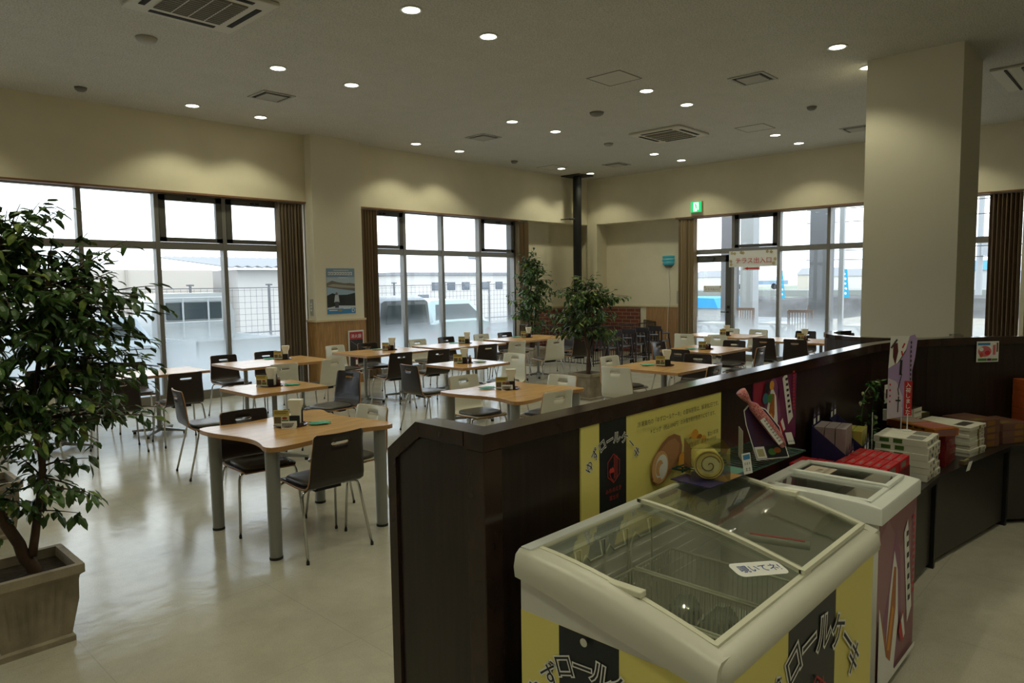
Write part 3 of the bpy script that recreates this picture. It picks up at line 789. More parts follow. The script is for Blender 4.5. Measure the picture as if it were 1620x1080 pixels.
SET = [ # tray centre, side of the cloth (+1 right), table phrase, order
 (2.40, 4.34, 1, 'the nearest wavy table'), (4.52, 4.33, -1, 'the wavy table behind the partition'),
 (3.26, 6.23, 1, 'the small table between wavy table and windows'), (5.70, 6.17, 1, 'the small table behind the second wavy table'),
 (6.86, 4.14, -1, 'the square table right of the center planter'), (8.86, 4.70, -1, 'the square table before the terrace tables'),
 (4.58, 8.42, -1, 'the table left of the panelled pillar'), (6.20, 8.30, -1, 'the table by the fire extinguisher case'), (7.62, 8.22, -1, 'the middle table of the second window'),
 (9.06, 8.20, -1, 'the table next to the far ficus'), (11.25, 5.60, -1, 'the table below the terrace sign'), (10.98, 4.18, -1, 'the table next to the curved partition'), (1.95, 8.40, 1, 'the joined tables at the left window')]
P0 = None
for i, (x, y, sd, ph) in enumerate(SET):
    fs_ = rnd.uniform(-.15, .15); base_rz = -PI/4+fs_
    c = Vector((x, y)); z = .7006; zt = z+.0105*.25
    pos = {'tray': (c, 0), 'napkins': (c+RT*.03-VS*.02, base_rz), 'card': (c-RT*.055+VS*.025 if sd < 0 or i == 0 else c+RT*.05+VS*.012, base_rz), 'bottle': (c-RT*.0+VS*.062 if i % 2 else c-RT*.07-VS*.03, 0), 'cloth': (c+RT*.185*sd-VS*.03, base_rz+.3)}
    if i in (2, 3): pos['card'] = (c-RT*.075+VS*.05, base_rz); pos['bottle'] = (c+RT*.065+VS*.0, 0); pos['napkins'] = (c+RT*.0-VS*.01, base_rz)
    first = P0 is None
    if first: P0 = make_setting()
    for k in pos:
        p, rz = pos[k]; zz = z if k in ('tray', 'cloth') else z+.0022
        o = P0[k] if first else dup(P0[k])
        o.scale = (1.25, 1.25, 1.3) if k in ('napkins', 'card', 'bottle') else (1, 1, 1)
        o.location = (p.x, p.y, zz); o.rotation_euler = (0, 0, rz); o['label'] = DESC[k]+ph; o['group'] = GS[k]
# white printed notice cards leaning on the two wavy tables' trays
for (x, y, ph) in ((2.335, 4.255, 'nearest wavy table'), (4.445, 4.265, 'wavy table behind the partition')):
    t = thing('notice_card', 'white folded notice card with small black text on the '+ph, 'notice card', (x, y, .7006), -PI/4+.05, 'white notice cards on the wavy tables')
    sh = Sheet((-.05, 0, 0), (1, 0, 0), (0, .25, 1), .10, .048, .002, paper)
    for r_, L in ((.012, .07), (.022, .08), (.032, .085)):
        a = .006
        while a < L: w_ = rnd.uniform(.004, .009); sh.rect(a, r_-.003, a+w_, r_+.003, black_m); a += w_+.002
    sh.obj('printed_face', t)
    sh = Sheet((.05, .026, 0), (-1, 0, 0), (0, -.25, 1), .10, .048, .002, paper); sh.obj('rear_face', t)

# ================================================================== PLANTS
terra = M('beige_fluted_planter', (0.30, 0.25, 0.18), 0.7, var=.3, vscale=6, bump=.3, bscale=40)
soil = M('dark_bark_mulch', (0.03, 0.02, 0.013), .95, bump=1.0, bscale=60)
bark = M('ficus_bark', (0.085, 0.05, 0.032), .8, var=.45, vscale=14, stretch=(1, 1, .4), bump=.5, bscale=40)
leaf_ms = [M('ficus_leaf_dark', (0.045, 0.095, 0.026), .38), M('ficus_leaf_mid', (0.075, 0.15, 0.035), .38), M('ficus_leaf_light', (0.17, 0.24, 0.045), .4)]
def planter(t, top=.37, bot=.27, h=.36):
    mb = MB(); rings = []
    def ring(hw, z, flute=0):
        r = []; n = 9
        for k in range(4):
            for i in range(n*2):
                u = -1+2*i/(n*2); off = 0
                if flute and 0.12 < (u+1)/2 < .9: off = -flute*(i % 2)
                p = Vector((u*hw, -(hw+off))); p.rotate(Matrix.Rotation(k*PI/2, 2)); r.append((p.x, p.y, z))
        return r
    b, tp = bot/2, top/2
    for hw, z, f in ((b+.012, 0, 0), (b+.012, .025, 0), (b, .035, 0), (b+.003, .05, .009), (b+(tp-b)*.55, h*.55, .012), (tp-.022, h-.075, .012), (tp-.018, h-.055, 0), (tp-.014, h-.05, 0), (tp, h-.04, 0), (tp, h, 0), (tp-.03, h, 0), (tp-.035, h-.05, 0)):
        rings.append(ring(hw, z, f))
    mb.loft(rings, terra, cap=False); mb.add(rings[0], [tuple(range(len(rings[0])-1, -1, -1))], terra)
    o = mb.obj('planter', t); auto(o, 35)
    MB().box((-tp+.034, -tp+.034, h-.06), (tp-.034, tp-.034, h-.045), soil).obj('mulch', t)
def leaf(mb, p, d, L, m, r):
    d = d.normalized(); side = d.cross(Vector((r.uniform(-.4, .4), r.uniform(-.4, .4), 1))).normalized(); up = side.cross(d)
    w = L*.24; k = -L*.10
    vs = [p, p+d*L*.35+side*w+up*k*.2, p+d*L*.72+side*w*.7+up*k*.8, p+d*L+up*k*2.2, p+d*L*.72-side*w*.7+up*k*.8, p+d*L*.35-side*w+up*k*.2, p+d*L*.35+up*k*-.5, p+d*L*.72+up*k*.2]
    mb.add(vs, [(0, 1, 6), (1, 2, 7, 6), (2, 3, 7), (3, 4, 7), (4, 5, 6, 7), (5, 0, 6)], m)
def tree(t, seed, stems, blobs, nbr, nleaf, L, light=.08, base_z=.32, droop=.25):
    """stems: list of polylines with radii; blobs: (centre, radii, weight) in which twigs end"""
    r = random.Random(seed); tk = MB(); nodes = []
    for pl, r0, r1 in stems:
        n = len(pl)-1; pp = []
        for i in range(n):
            a, b = Vector(pl[i]), Vector(pl[i+1])
            for k in range(4): pp.append(a.lerp(b, k/4)+Vector((r.uniform(-.006, .006), r.uniform(-.006, .006), 0)))
        pp.append(Vector(pl[-1])); N_ = len(pp)
        tk.tube(pp, [r0+(r1-r0)*i/(N_-1) for i in range(N_)], bark, 9)
        nodes += [p for p in pp if p.z > base_z+.25]
    tk.obj('trunk', t, smooth=True)
    br = MB(); lv = MB(); tot = sum(b[2] for b in blobs)
    for i in range(nbr):
        q = r.uniform(0, tot); 
        for bc, brd, w in blobs:
            q -= w
            if q <= 0: break
        while True:
            v = Vector((r.uniform(-1, 1), r.uniform(-1, 1), r.uniform(-1, 1)))
            if v.length < 1: break
        v = v*(0.55+.45*v.length) if v.length > .01 else v
        e = Vector(bc)+Vector((v.x*brd[0], v.y*brd[1], v.z*brd[2]))
        cand = sorted(nodes, key=lambda n_: (n_-e).length+max(0, n_.z-e.z)*1.2)[:3]
        s0 = r.choice(cand)
        mid = s0.lerp(e, .5)+Vector((0, 0, .10*(e-s0).length)); end = e+Vector((0, 0, -droop*.2))
        pts = [s0, mid, e, end+(e-s0).normalized()*.08]
        pts2 = []
        for k in range(9):
            u = k/8; a = pts[0].lerp(pts[1], u); b = pts[1].lerp(pts[3], u); pts2.append(a.lerp(b, u))
        br.tube(pts2, [.006*(1-.75*k/8) for k in range(9)], bark, 4, cap=False)
        d0 = (pts2[-1]-pts2[3]).normalized()
        for k in range(nleaf):
            u = .22+.78*(k+r.random())/nleaf; j = min(7, int(u*8)); p = pts2[j].lerp(pts2[j+1], u*8-j)
            d = d0*.5+Vector((r.uniform(-1, 1), r.uniform(-1, 1), r.uniform(-.9, .35)-droop))
            p2 = p+Vector((r.uniform(-1, 1), r.uniform(-1, 1), r.uniform(-.8, .6)))*.035
            x = r.random(); m = leaf_ms[2] if x < light else (leaf_ms[1] if x < .45 else leaf_ms[0])
            leaf(lv, p2, d, L*r.uniform(.75, 1.15), m, r)
    br.obj('branches', t); lv.obj('foliage', t)
t = thing('potted_ficus', 'large leafy ficus in a fluted beige planter at the left edge, nearest the viewer', 'potted plant', (.75, 3.84, 0))
planter(t, .385, .275, .37)
tree(t, 3, [([(.05, .0, .30), (0, .02, .42), (-.08, .0, .62), (-.13, -.02, .85), (-.12, .03, 1.15), (-.05, .02, 1.5), (0, 0, 1.8)], .030, .010),
            ([(.03, .0, .40), (.06, .0, .60), (.09, -.03, .82), (.07, 0, 1.1), (.13, .02, 1.4), (.16, .0, 1.65)], .020, .008),
            ([(-.08, 0, .60), (-.2, .05, .9), (-.3, .1, 1.25), (-.28, .1, 1.6)], .018, .007)],
     [((-.02, 0, 1.42), (.50, .42, .40), 5), ((-.22, 0, 1.70), (.42, .4, .30), 2.5), ((.30, 0, 1.60), (.36, .25, .18), 2.2), ((.22, 0, 1.12), (.36, .3, .24), 2.2), ((-.25, 0, 1.05), (.4, .36, .28), 2.0), ((-.10, .0, 1.90), (.18, .2, .18), .5), ((.10, 0, 1.95), (.16, .2, .15), .9), ((.26, 0, 1.80), (.26, .2, .12), 1.1), ((.15, -.05, .74), (.25, .22, .12), .65), ((.38, -.05, 1.32), (.24, .18, .16), 1.2), ((.10, -.1, .60), (.25, .15, .05), .25)],
     255, 16, .074, .10, .37)
t = thing('potted_ficus', 'leafy ficus in a square fluted planter in the center of the dining room', 'potted plant', (7.94, 6.02, 0), math.radians(-3))
planter(t, .40, .31, .37)
tree(t, 5, [([(0, 0, .28), (.01, 0, .62), (-.03, .0, .78), (-.09, .02, 1.0), (-.12, 0, 1.4)], .034, .010), ([(.01, 0, .6), (.06, 0, .76), (.12, -.02, 1.0), (.10, 0, 1.4)], .024, .009), ([(.0, 0, .66), (-.02, .04, 1.0), (.0, .03, 1.6)], .016, .006)],
     [((0, 0, 1.25), (.55, .55, .30), 4), ((-.05, 0, 1.52), (.36, .36, .24), 2), ((.2, -.2, 1.45), (.3, .3, .12), 1), ((.15, -.15, .95), (.3, .35, .12), .8), ((-.2, .2, 1.0), (.25, .25, .12), .6)],
     130, 13, .085, .18, .37)
t = thing('potted_ficus', 'tall slender ficus against the second window near the stove pipe', 'potted plant', (10.50, 9.35, 0))
planter(t, .40, .31, .37)
tree(t, 9, [([(0, 0, .28), (-.02, 0, .8), (-.04, 0, 1.3), (-.02, .0, 1.9)], .03, .008), ([(.03, 0, .3), (.07, 0, .8), (.12, 0, 1.3), (.10, 0, 1.8)], .022, .007), ([(-.03, .02, .3), (-.1, 0, .8), (-.15, 0, 1.2), (-.12, 0, 1.6)], .02, .006)],
     [((0, 0, 1.55), (.52, .52, .55), 5), ((-.05, 0, 2.05), (.26, .26, .28), 1.2), ((-.2, .1, 1.1), (.36, .3, .2), 1), ((.1, -.1, .8), (.3, .2, .2), .5)],
     150, 12, .095, .08, .37)
t = thing('potted_ficus', 'second beige fluted planter with a small ficus, half hidden behind the nearest one', 'potted plant', (.90, 5.72, 0))
planter(t, .40, .30, .38)
tree(t, 12, [([(0, 0, .3), (-.03, 0, .8), (-.08, 0, 1.3)], .022, .008)], [((-.15, .0, 1.15), (.34, .34, .35), 2)], 45, 12, .085, .05, .37)

# ================================================================== STOVE CORNER
t = thing('wood_stove', 'black stove with a tall flue pipe in the far corner', 'stove', (12.74, 9.95, 0))
mb = MB(); mb.cyl((0, 0), .095, .95, ZC-.02, M('flue_black', (.010, .010, .010), .5), 28); auto(mb.obj('flue_pipe', t))
MB().box((-.26, -.26, ZC-.022), (.26, .26, ZC-.001), M('flue_black')).obj('ceiling_plate', t)
mb = MB(); mb.tube([(-.09, 0, 3.06), (-.20, .06, 3.06)], .022, M('flue_black')); mb.tube([(-.20, .06, 3.06), (-.23, .29, 3.06)], .012, M('flue_black')); mb.obj('wall_bracket', t)
MB().box((-.28, -.24, .14), (.28, .22, .72), black_m).obj('firebox', t, bevel=.02)
MB().box((-.31, -.27, .72), (.31, .25, .76), black_m).obj('top_plate', t, bevel=.01)
mb = MB(); mb.cyl((0, 0), .11, .76, .95, M('flue_black'), 20, .095); auto(mb.obj('flue_collar', t))
MB().box((-.2, -.255, .26), (.2, -.238, .62), M('stove_glass', (.02, .02, .02), .1)).obj('door', t)
for sx in (-1, 1):
    for sy in (-1, 1): MB().box((sx*.22-.02, sy*.18-.02, 0), (sx*.22+.02, sy*.18+.02, .14), black_m).obj('leg', t)
t = thing('safety_fence', 'low black barred fence enclosing the stove corner', 'fence', (0, 0, 0))
def fence_run(p, q, h, m, sp=.075, r=.006):
    mb = MB(); d = Vector(q)-Vector(p); n = int(d.length/sp)
    for z in (.05, h): mb.tube([(p[0], p[1], z), (q[0], q[1], z)], .011, m, 6)
    for i in range(n+1):
        c = Vector(p)+d*i/n; mb.tube([(c.x, c.y, .0 if i in (0, n) else .05), (c.x, c.y, h)], .011 if i in (0, n) else r, m, 6)
    return mb
fence_run((11.0, 10.15), (11.0, 8.22), .76, black_m).obj('fence_panel', t)
fence_run((11.0, 8.22), (13.25, 8.22), .76, black_m).obj('fence_panel', t)
fence_run((13.25, 8.22), (13.85, 8.9), .76, black_m).obj('fence_panel', t)
# dark wooden children's high chairs
hc_m = M('dark_high_chair_wood', (.020, .012, .009), .35); hc_seat = M('high_chair_seat', (.06, .055, .055), .4)
def high_chair(lab):
    t = thing('high_chair', lab, 'high chair', group='dark high chairs in front of the fence')
    for sx in (-1, 1):
        for sy in (-1, 1):
            mb = MB(); mb.tube([(sx*.20, sy*.21, 0), (sx*.165, sy*.14, .5 if sy > 0 else .66)], .016, hc_m, 6); mb.obj('leg', t)
        mb = MB(); mb.tube([(sx*.17, -.15, .58), (sx*.17, .15, .56)], .016, hc_m, 6); mb.tube([(sx*.165, .14, .56), (sx*.165, .14, .45)], .014, hc_m, 6); mb.obj('armrest', t)
        mb = MB(); mb.tube([(sx*.19, -.19, .16), (sx*.19, .19, .16)], .012, hc_m, 6); mb.obj('stretcher', t)
    MB().box((-.165, -.14, .40), (.165, .15, .425), hc_seat).obj('seat', t, bevel=.006)
    mb = MB(); mb.box((-.16, -.165, .62), (.16, -.145, .72), hc_m)
    for i in (-1, 0, 1): mb.box((i*.09-.022, -.16, .42), (i*.09+.022, -.148, .63), hc_m)
    mb.obj('backrest', t, bevel=.004)
    MB().box((-.17, .10, .18), (.17, .20, .2), hc_m).obj('footrest', t)
    return t
h0 = high_chair('leftmost dark high chair in front of the stove fence'); h0.location = (10.75, 7.75, 0); h0.rotation_euler = (0, 0, -PI/2)
for x, y, lab in ((11.25, 7.78, 'second dark high chair from the left at the fence'), (11.75, 7.80, 'third dark high chair from the left at the fence'), (12.25, 7.82, 'fourth dark high chair at the fence'), (12.75, 7.84, 'rightmost dark high chair against the wood wainscot')):
    dup(h0, (x, y, 0), -PI/2, lab)

# ================================================================== WALL THINGS
# exit sign
t = thing('exit_sign', 'green and white running-man exit sign above the terrace door', 'exit sign', (13.49, 7.375, 3.17))
MB().box((-.05, -.125, -.11), (.02, .125, .11), M('sign_case', (.5, .42, .2), .5)).obj('sign_box', t)
gm = M('exit_green', (.02, .35, .12), .5, emit=(.01, .55, .17), es=1.0); wm = M('exit_white', (.8, .9, .85), .5, emit=(.75, 1, .88), es=1.1)
sh = Sheet((-.051, .125, -.11), (0, -1, 0), (0, 0, 1), .25, .22, .001, gm)
sh.rect(.065, .02, .185, .20, wm).ell(.115, .165, .016, .016, gm).line([(.118, .15), (.125, .10)], .026, gm).line([(.125, .10), (.10, .065), (.085, .03)], .016, gm).line([(.128, .10), (.155, .075), (.15, .035)], .016, gm).line([(.12, .145), (.09, .12)], .011, gm).line([(.122, .145), (.15, .125)], .011, gm)
sh.rect(.15, .02, .185, .05, gm)
sh.obj('lit_face', t)
# insect lamp with cable
t = thing('insect_lamp', 'blue-green glass insect lamp on the far wall with hanging white cord', 'lamp', (13.9, 8.29, 2.1))
mb = MB()
for z0, r in ((.07, .17), (0.0, .175), (-.07, .165)):
    prof = [(r*.9, z0-.03), (r, z0), (r*.92, z0+.03)]
    vs = []
    for rr, zz in prof:
        for k in range(13):
            a = PI/2+PI*k/12; vs.append((rr*.62*math.cos(a), rr*.88*math.sin(a), zz))
    fs = [(i*13+k, i*13+k+1, (i+1)*13+k+1, (i+1)*13+k) for i in range(2) for k in range(12)]
    mb.add(vs, fs, M('teal_glass', (.03, .14, .16), .2, emit=(.02, .22, .24), es=.35))
mb.obj('louvre_shade', t, smooth=True, solid=.006)
mb = MB(); mb.loft([[(.0, -.13, -.10), (-.07, -.09, -.10), (-.09, 0, -.10), (-.07, .09, -.10), (0, .13, -.10)], [(0, -.07, -.16), (-.03, -.05, -.16), (-.04, 0, -.16), (-.03, .05, -.16), (0, .07, -.16)]], M('lamp_grey', (.2, .2, .17), .6)); mb.obj('bottom_cup', t)
mb = MB(); mb.tube([(-.05, -.04, .0), (-.05, .04, .0)], .012, M('uv_tube', (.6, .9, 1), .3, emit=(.5, 1, 1), es=4)); mb.obj('tube_lamp', t)
mb = MB(); mb.tube([(-.012, 0, -.16), (-.012, -.03, -.7), (-.05, -.02, -1.1), (-.06, .0, -1.75)], .006, white_m, 6); mb.obj('power_cord', t)
def panel(loc, axis, lab, w=.09, h=.2):
    t = thing('wall_switch', lab, 'switch', loc)
    if axis == 'y': MB().box((-.012, -w/2, -h/2), (0, w/2, h/2), M('switch_grey', (.42, .42, .38), .5)).obj('plate', t, bevel=.003)
    else: MB().box((-w/2, -.012, -h/2), (w/2, 0, h/2), M('switch_grey')).obj('plate', t, bevel=.003)
    for k in (-.05, 0, .05):
        (MB().box((-.018, -.02, k-.014), (-.010, .02, k+.014), white_m) if axis == 'y' else MB().box((-.02, -.018, k-.014), (.02, -.010, k+.014), white_m)).obj('button', t)
panel((13.9, 8.02, 1.28), 'y', 'grey switch panel on the far wall beside the tan blind', .12, .28)
panel((6.08, 10.18, 1.30), 'y', 'pale switch panel on the side of the pillar with the fish poster', .09, .26)
# poster on the pillar
sh = Sheet((6.285, 10.055, 1.18), (1, 0, 0), (0, 0, 1), .54, .745, .002, M('poster_sky', (.22, .36, .52), .5))
c = lambda n, col: M('ink_'+n, col, .5)
sh.rect(0, .60, .54, .745, c('sky2', (.20, .30, .42))).poly([(0, .42), (.54, .40), (.54, .60), (0, .60)], c('haze', (.38, .47, .55)))
sh.poly([(0, .44), (0, .50), (.10, .545), (.2, .52), (.34, .50), (.45, .505), (.54, .49), (.54, .37), (.3, .40)], c('hill', (.16, .14, .11))).poly([(0, .46), (.12, .49), (.54, .45), (.54, .42), (.25, .43)], c('hill_pale', (.34, .32, .27)))
sh.poly([(0, .25), (0, .44), (.3, .395), (.54, .37), (.54, .30), (.3, .24)], c('lake', (.30, .42, .55))).poly([(0, .30), (.1, .34), (.22, .31), (.38, .31), (.54, .34), (.54, .12), (0, .10)], c('pines', (.018, .022, .018)))
sh.rect(0, 0, .54, .11, c('blue', (.05, .22, .48))).poly([(0, .10), (.2, .135), (.54, .125), (.54, .09), (0, .08)], c('snow', (.5, .55, .6)))
sh.ell(.18, .33, .022, .026, c('hat', (.15, .12, .12))).poly([(.13, .19), (.23, .19), (.215, .31), (.15, .31)], c('jacket', (.45, .5, .55))).rect(.145, .10, .215, .20, c('trouser', (.05, .05, .07))).ell(.24, .055, .04, .018, c('fish', (.35, .27, .12)))
for i in range(9): sh.rect(.03+i*.052, .635, .03+i*.052+.040, .685, paper)
for i in range(9): sh.rect(.037+i*.052, .645, .037+i*.052+.018, .675, c('title', (.10, .25, .5)))
sh.rect(.13, .71, .42, .716, paper).rect(.22, .59, .40, .597, paper).text('D', .455, .02, .09, paper).line([(.03, .06), (.18, .06)], .012, paper).line([(.3, .085), (.44, .085)], .01, paper)
tag(sh.obj('wall_poster'), 'blue lake and mountain poster on the pillar between the two windows', 'poster')
# fire extinguisher case
t = thing('fire_extinguisher_case', 'recessed white-framed case with red header holding a fire extinguisher', 'extinguisher case', (6.80, 10.045, .52))
MB().box((-.155, -.02, -.37), (.155, .0, .37), M('case_frame', (.65, .63, .6), .5)).obj('case_frame', t, bevel=.004)
sh = Sheet((-.13, -.021, -.345), (1, 0, 0), (0, 0, 1), .26, .69, .001, M('case_dark', (.045, .04, .04), .25))
sh.rect(0, .56, .26, .69, M('case_red', (.38, .02, .03), .4)).text('消火器', .022, .595, .070, paper, sx=1.0)
sh.line([(.02, .54), (.24, .40)], .006, c('gl', (.16, .16, .17))).rect(.09, .02, .18, .32, M('ext_red', (.16, .01, .012), .3)).ell(.135, .32, .045, .03, M('ext_red')).rect(.12, .34, .15, .38, black_m).rect(.105, .14, .165, .22, paper)
sh.obj('front_panel', t)
# terrace signs
def flower(sh, a, b, s, m): 
    for k in range(5): sh.ell(a+s*.7*math.cos(k*1.257), b+s*.7*math.sin(k*1.257), s*.5, s*.35, m, k*1.257, 10)
gold = M('ink_gold', (.42, .30, .08), .5); red_ink = M('ink_red', (.55, .02, .03), .5)
sh = Sheet((13.56, 6.69, 1.905), (0, -1, 0), (0, 0, 1), .99, .32, .008, paper)
for a, b in ((.06, .28), (.12, .27), (.26, .29), (.30, .28), (.80, .29), (.88, .28), (.04, .12), (.05, .05), (.93, .06), (.96, .14)): flower(sh, a, b, .028, gold)
sh.text('テラス出入口', .135, .075, .128, red_ink)
sh.rect(.30, -.07, .66, 0, paper).rect(.40, -.05, .64, -.02, red_ink).poly([(.33, -.035), (.41, -.005), (.41, -.065)], red_ink)
tag(sh.obj('terrace_sign'), 'white hanging sign with red lettering and a red arrow at the terrace door', 'sign')
sh = Sheet((13.655, 7.30, 1.40), (0, -1, 0), (0, 0, 1), .40, .13, .002, paper)
sh.text('テラス出入口', .03, .035, .056, M('ink_brown', (.2, .05, .03), .5)); flower(sh, .02, .11, .02, gold); flower(sh, .38, .11, .02, gold)
tag(sh.obj('door_notice'), 'small notice taped to the glass of the terrace door', 'notice')

# ================================================================== DARK PARTITION
DT = 1.22
RC, RR = (4.7, -.346), 1.736
def arc(rad, a0, a1, n): return [(RC[0]+rad*math.cos(math.radians(a0+(a1-a0)*i/n)), RC[1]+rad*math.sin(math.radians(a0+(a1-a0)*i/n))) for i in range(n+1)]
def band(r_in, r_out, x0=1.35):
    """plan outline of a strip along the straight run and the curve; r measured from the curve centre"""
    return [(x0, RC[1]+r_in)]+arc(r_in, 90, -12, 28)+arc(r_out, -12, 90, 28)+[(x0, RC[1]+r_out)]
t = thing('partition', 'long dark walnut partition with a clipped corner, running right and curving round', 'partition')
MB().prism(band(RR+.01, RR+.075, 1.36), 0, DT-.05, div_m).obj('long_panel', t)
MB().prism(band(RR, RR+.085), DT-.05, DT, div_cap).obj('long_cap', t, bevel=.004)
mb = MB(); poly = [(1.462, 0), (1.815, 0), (1.815, 1.10), (1.675, 1.17), (1.462, 1.17)]
mb.loft([[(1.36, y, z) for y, z in poly], [(1.425, y, z) for y, z in poly]], div_m); mb.obj('end_panel', t)
mb = MB()
def strip(ya, za, yb, zb, w):
    d = Vector((yb-ya, zb-za)).normalized(); n_ = Vector((-d.y, d.x))*w
    return [(ya, za), (yb, zb), (yb+n_.x, zb+n_.y), (ya+n_.x, za+n_.y)]
outer = [(1.4755, 1.22), (1.69, 1.22), (1.835, 1.115), (1.835, 0)]; inner = [(1.4755, 1.175), (1.675, 1.175), (1.795, 1.09), (1.795, 0)]
for i in range(3):
    q = [outer[i], outer[i+1], inner[i+1], inner[i]]
    mb.loft([[(1.35, y, z) for y, z in q], [(1.435, y, z) for y, z in q]], div_cap)
mb.obj('end_trim', t)
MB().box((1.35, 1.39, 0), (1.425, 1.46, DT-.05), div_cap).obj('corner_post', t, bevel=.003)
# the curved counter end that wraps round in front of the pillar
t = thing('curved_partition', 'dark curved partition with a shiny light-catching top in front of the pillar', 'partition', (7.52, 2.02, 0))
def ring_sector(r0, r1, a0, a1, n): return [(r0*math.cos(math.radians(a0+(a1-a0)*i/n)), r0*math.sin(math.radians(a0+(a1-a0)*i/n))) for i in range(n+1)]+[(r1*math.cos(math.radians(a1+(a0-a1)*i/n)), r1*math.sin(math.radians(a1+(a0-a1)*i/n))) for i in range(n+1)]
MB().prism(ring_sector(.52, .59, 60, 300, 26), 0, 1.06, div_m).obj('curved_panel', t)
MB().prism(ring_sector(.51, .60, 60, 300, 26), 1.06, 1.10, div_cap).obj('curved_cap', t, bevel=.004)

# ================================================================== SHOP GRAPHICS
yel = M('ink_yellow', (.83, .74, .22), .45); navy = M('ink_navy_black', (.012, .015, .022), .4); orr = M('ink_orange', (.75, .34, .04), .5)
w_ink = M('ink_white', (.85, .85, .84), .5); sponge = M('ink_sponge', (.68, .40, .18), .55); spd = M('ink_sponge_dark', (.34, .15, .07), .55); redl = M('ink_red_line', (.5, .04, .04), .5); blk = M('ink_black', (.015, .015, .018), .5)
YUZU = 'ゆずロールケーキ'
def yuzu_arc(sh, cx, cy, R, size, a0, a1, rise=1.0):
    n = len(YUZU)
    for i, ch in enumerate(YUZU):
        a = math.radians(a0+(a1-a0)*i/(n-1))
        x, y = cx+R*math.cos(a), cy+R*rise*math.sin(a)
        rot = math.atan2(rise*math.cos(a), -math.sin(a))+PI
        rot = math.atan2(-math.cos(a)*rise, math.sin(a))
        if ch == 'ー': rot += 0
        sh.text(ch, x, y, size, blk, rot, .055, w_ink, center=True)
def chars(sh, lst, size, out=.055):
    for ch, a, b, r in lst: sh.text(ch, a, b, size, blk, math.radians(r), out, w_ink, center=True)
def emblem(sh, cx, cy, r):
    pts = [(cx+r*.78*math.cos(PI/2+k*PI/3), cy+r*math.sin(PI/2+k*PI/3)) for k in range(7)]
    sh.line(pts, r*.055, redl)
    for k in (.04, .20, .36): sh.line([(cx+r*k, cy-r*.7), (cx+r*k, cy+r*.85)], r*.055, redl)
    sh.poly([(cx-r*.55, cy+r*.0), (cx-r*.38, cy+r*.12), (cx-r*.3, cy+r*.02), (cx-r*.2, cy+r*.15), (cx-r*.08, cy+r*.02), (cx, cy-r*.02), (cx, cy-r*.25), (cx-r*.5, cy-r*.25)], redl)
    sh.line([(cx-r*.55, cy-r*.1), (cx-r*.4, cy-r*.6), (cx-r*.1, cy-r*.85)], r*.06, redl)
def dashes(sh, a, b, L, h, m, r, vert=False, w0=.5):
    u = 0
    while u < L-h*.4:
        k = 2
        if vert:
            sh.rect(a, b-u-h*.82, a+h, b-u-h*.7, m).rect(a+h*.4, b-u-h*.82, a+h*.52, b-u, m).rect(a+h*.1, b-u-h*.35, a+h*.9, b-u-h*.25, m)
        else:
            sh.rect(a+u, b, a+u+h*.8, b+h*.12, m).rect(a+u+h*.35, b, a+u+h*.48, b+h*.85, m).rect(a+u+h*.05, b+h*.5, a+u+h*.75, b+h*.62, m)
        u += h*1.08
# yellow board on the partition
sh = Sheet((1.795, 1.393, .80), (1, 0, 0), (0, 0, 1), .970, .368, .006, yel); sh.o = Vector((1.82, 1.393, .82))
sh.rect(.075, -.02, .235, .348, navy)
chars(sh, [('ゆ', .020, .210, 62), ('ず', .050, .246, 42), ('ロ', .090, .268, 26), ('ー', .133, .281, 12), ('ル', .174, .284, -2), ('ケ', .220, .275, -18), ('ー', .262, .248, -42), ('キ', .293, .210, -58)], .044)
emblem(sh, .150, .180, .050); sh.text('みちのえき', .098, .100, .019, redl, sx=1.0); sh.text('富士川', .120, .074, .018, redl)
sh.text('冷凍庫内の『ゆずロールケーキ』の賞味期限は、解凍後2日です。', .293, .300, .0225, blk, sx=.94)
sh.text('＊ビッグ（税込1890円）のみ保冷剤が別売りになります。', .373, .264, .0215, blk, sx=.92)
sh.poly([(.385, .09), (.392, .145), (.42, .185), (.46, .215), (.50, .232), (.545, .235), (.59, .22), (.605, .18), (.60, .14), (.565, .115), (.51, .085), (.46, .065), (.41, .062)], spd)
sh.poly([(.49, .095), (.54, .12), (.575, .15), (.585, .19), (.55, .218), (.50, .215), (.45, .19), (.44, .14)], M('ink_sponge_mid', (.46, .23, .10), .55))
sh.ell(.443, .125, .062, .066, spd, -.3).ell(.444, .126, .058, .062, sponge, -.3).ell(.452, .124, .043, .048, w_ink, -.3).ell(.437, .124, .026, .030, sponge, -.3).ell(.458, .112, .024, .024, w_ink).poly([(.388, .085), (.41, .073), (.45, .078), (.44, .088), (.40, .09)], sponge)
od = M('ink_orange_dark', (.34, .13, .012), .5)
for a, b, m_ in ((.665, .175, od), (.70, .20, orr), (.735, .175, od), (.70, .165, orr), (.675, .145, orr), (.725, .150, orr), (.765, .165, orr)): sh.ell(a, b, .030, .028, m_, .4)
sh.ell(.605, .115, .036, .040, od, .3).ell(.60, .12, .030, .034, orr, .3)
sh.text('富士川町産', .800, .185, .0195, blk, sx=.95); sh.text('ゆず使用', .800, .158, .0195, blk, sx=.95)
tag(sh.obj('cake_board'), 'yellow board about yuzu roll cakes mounted on the dark partition', 'board')
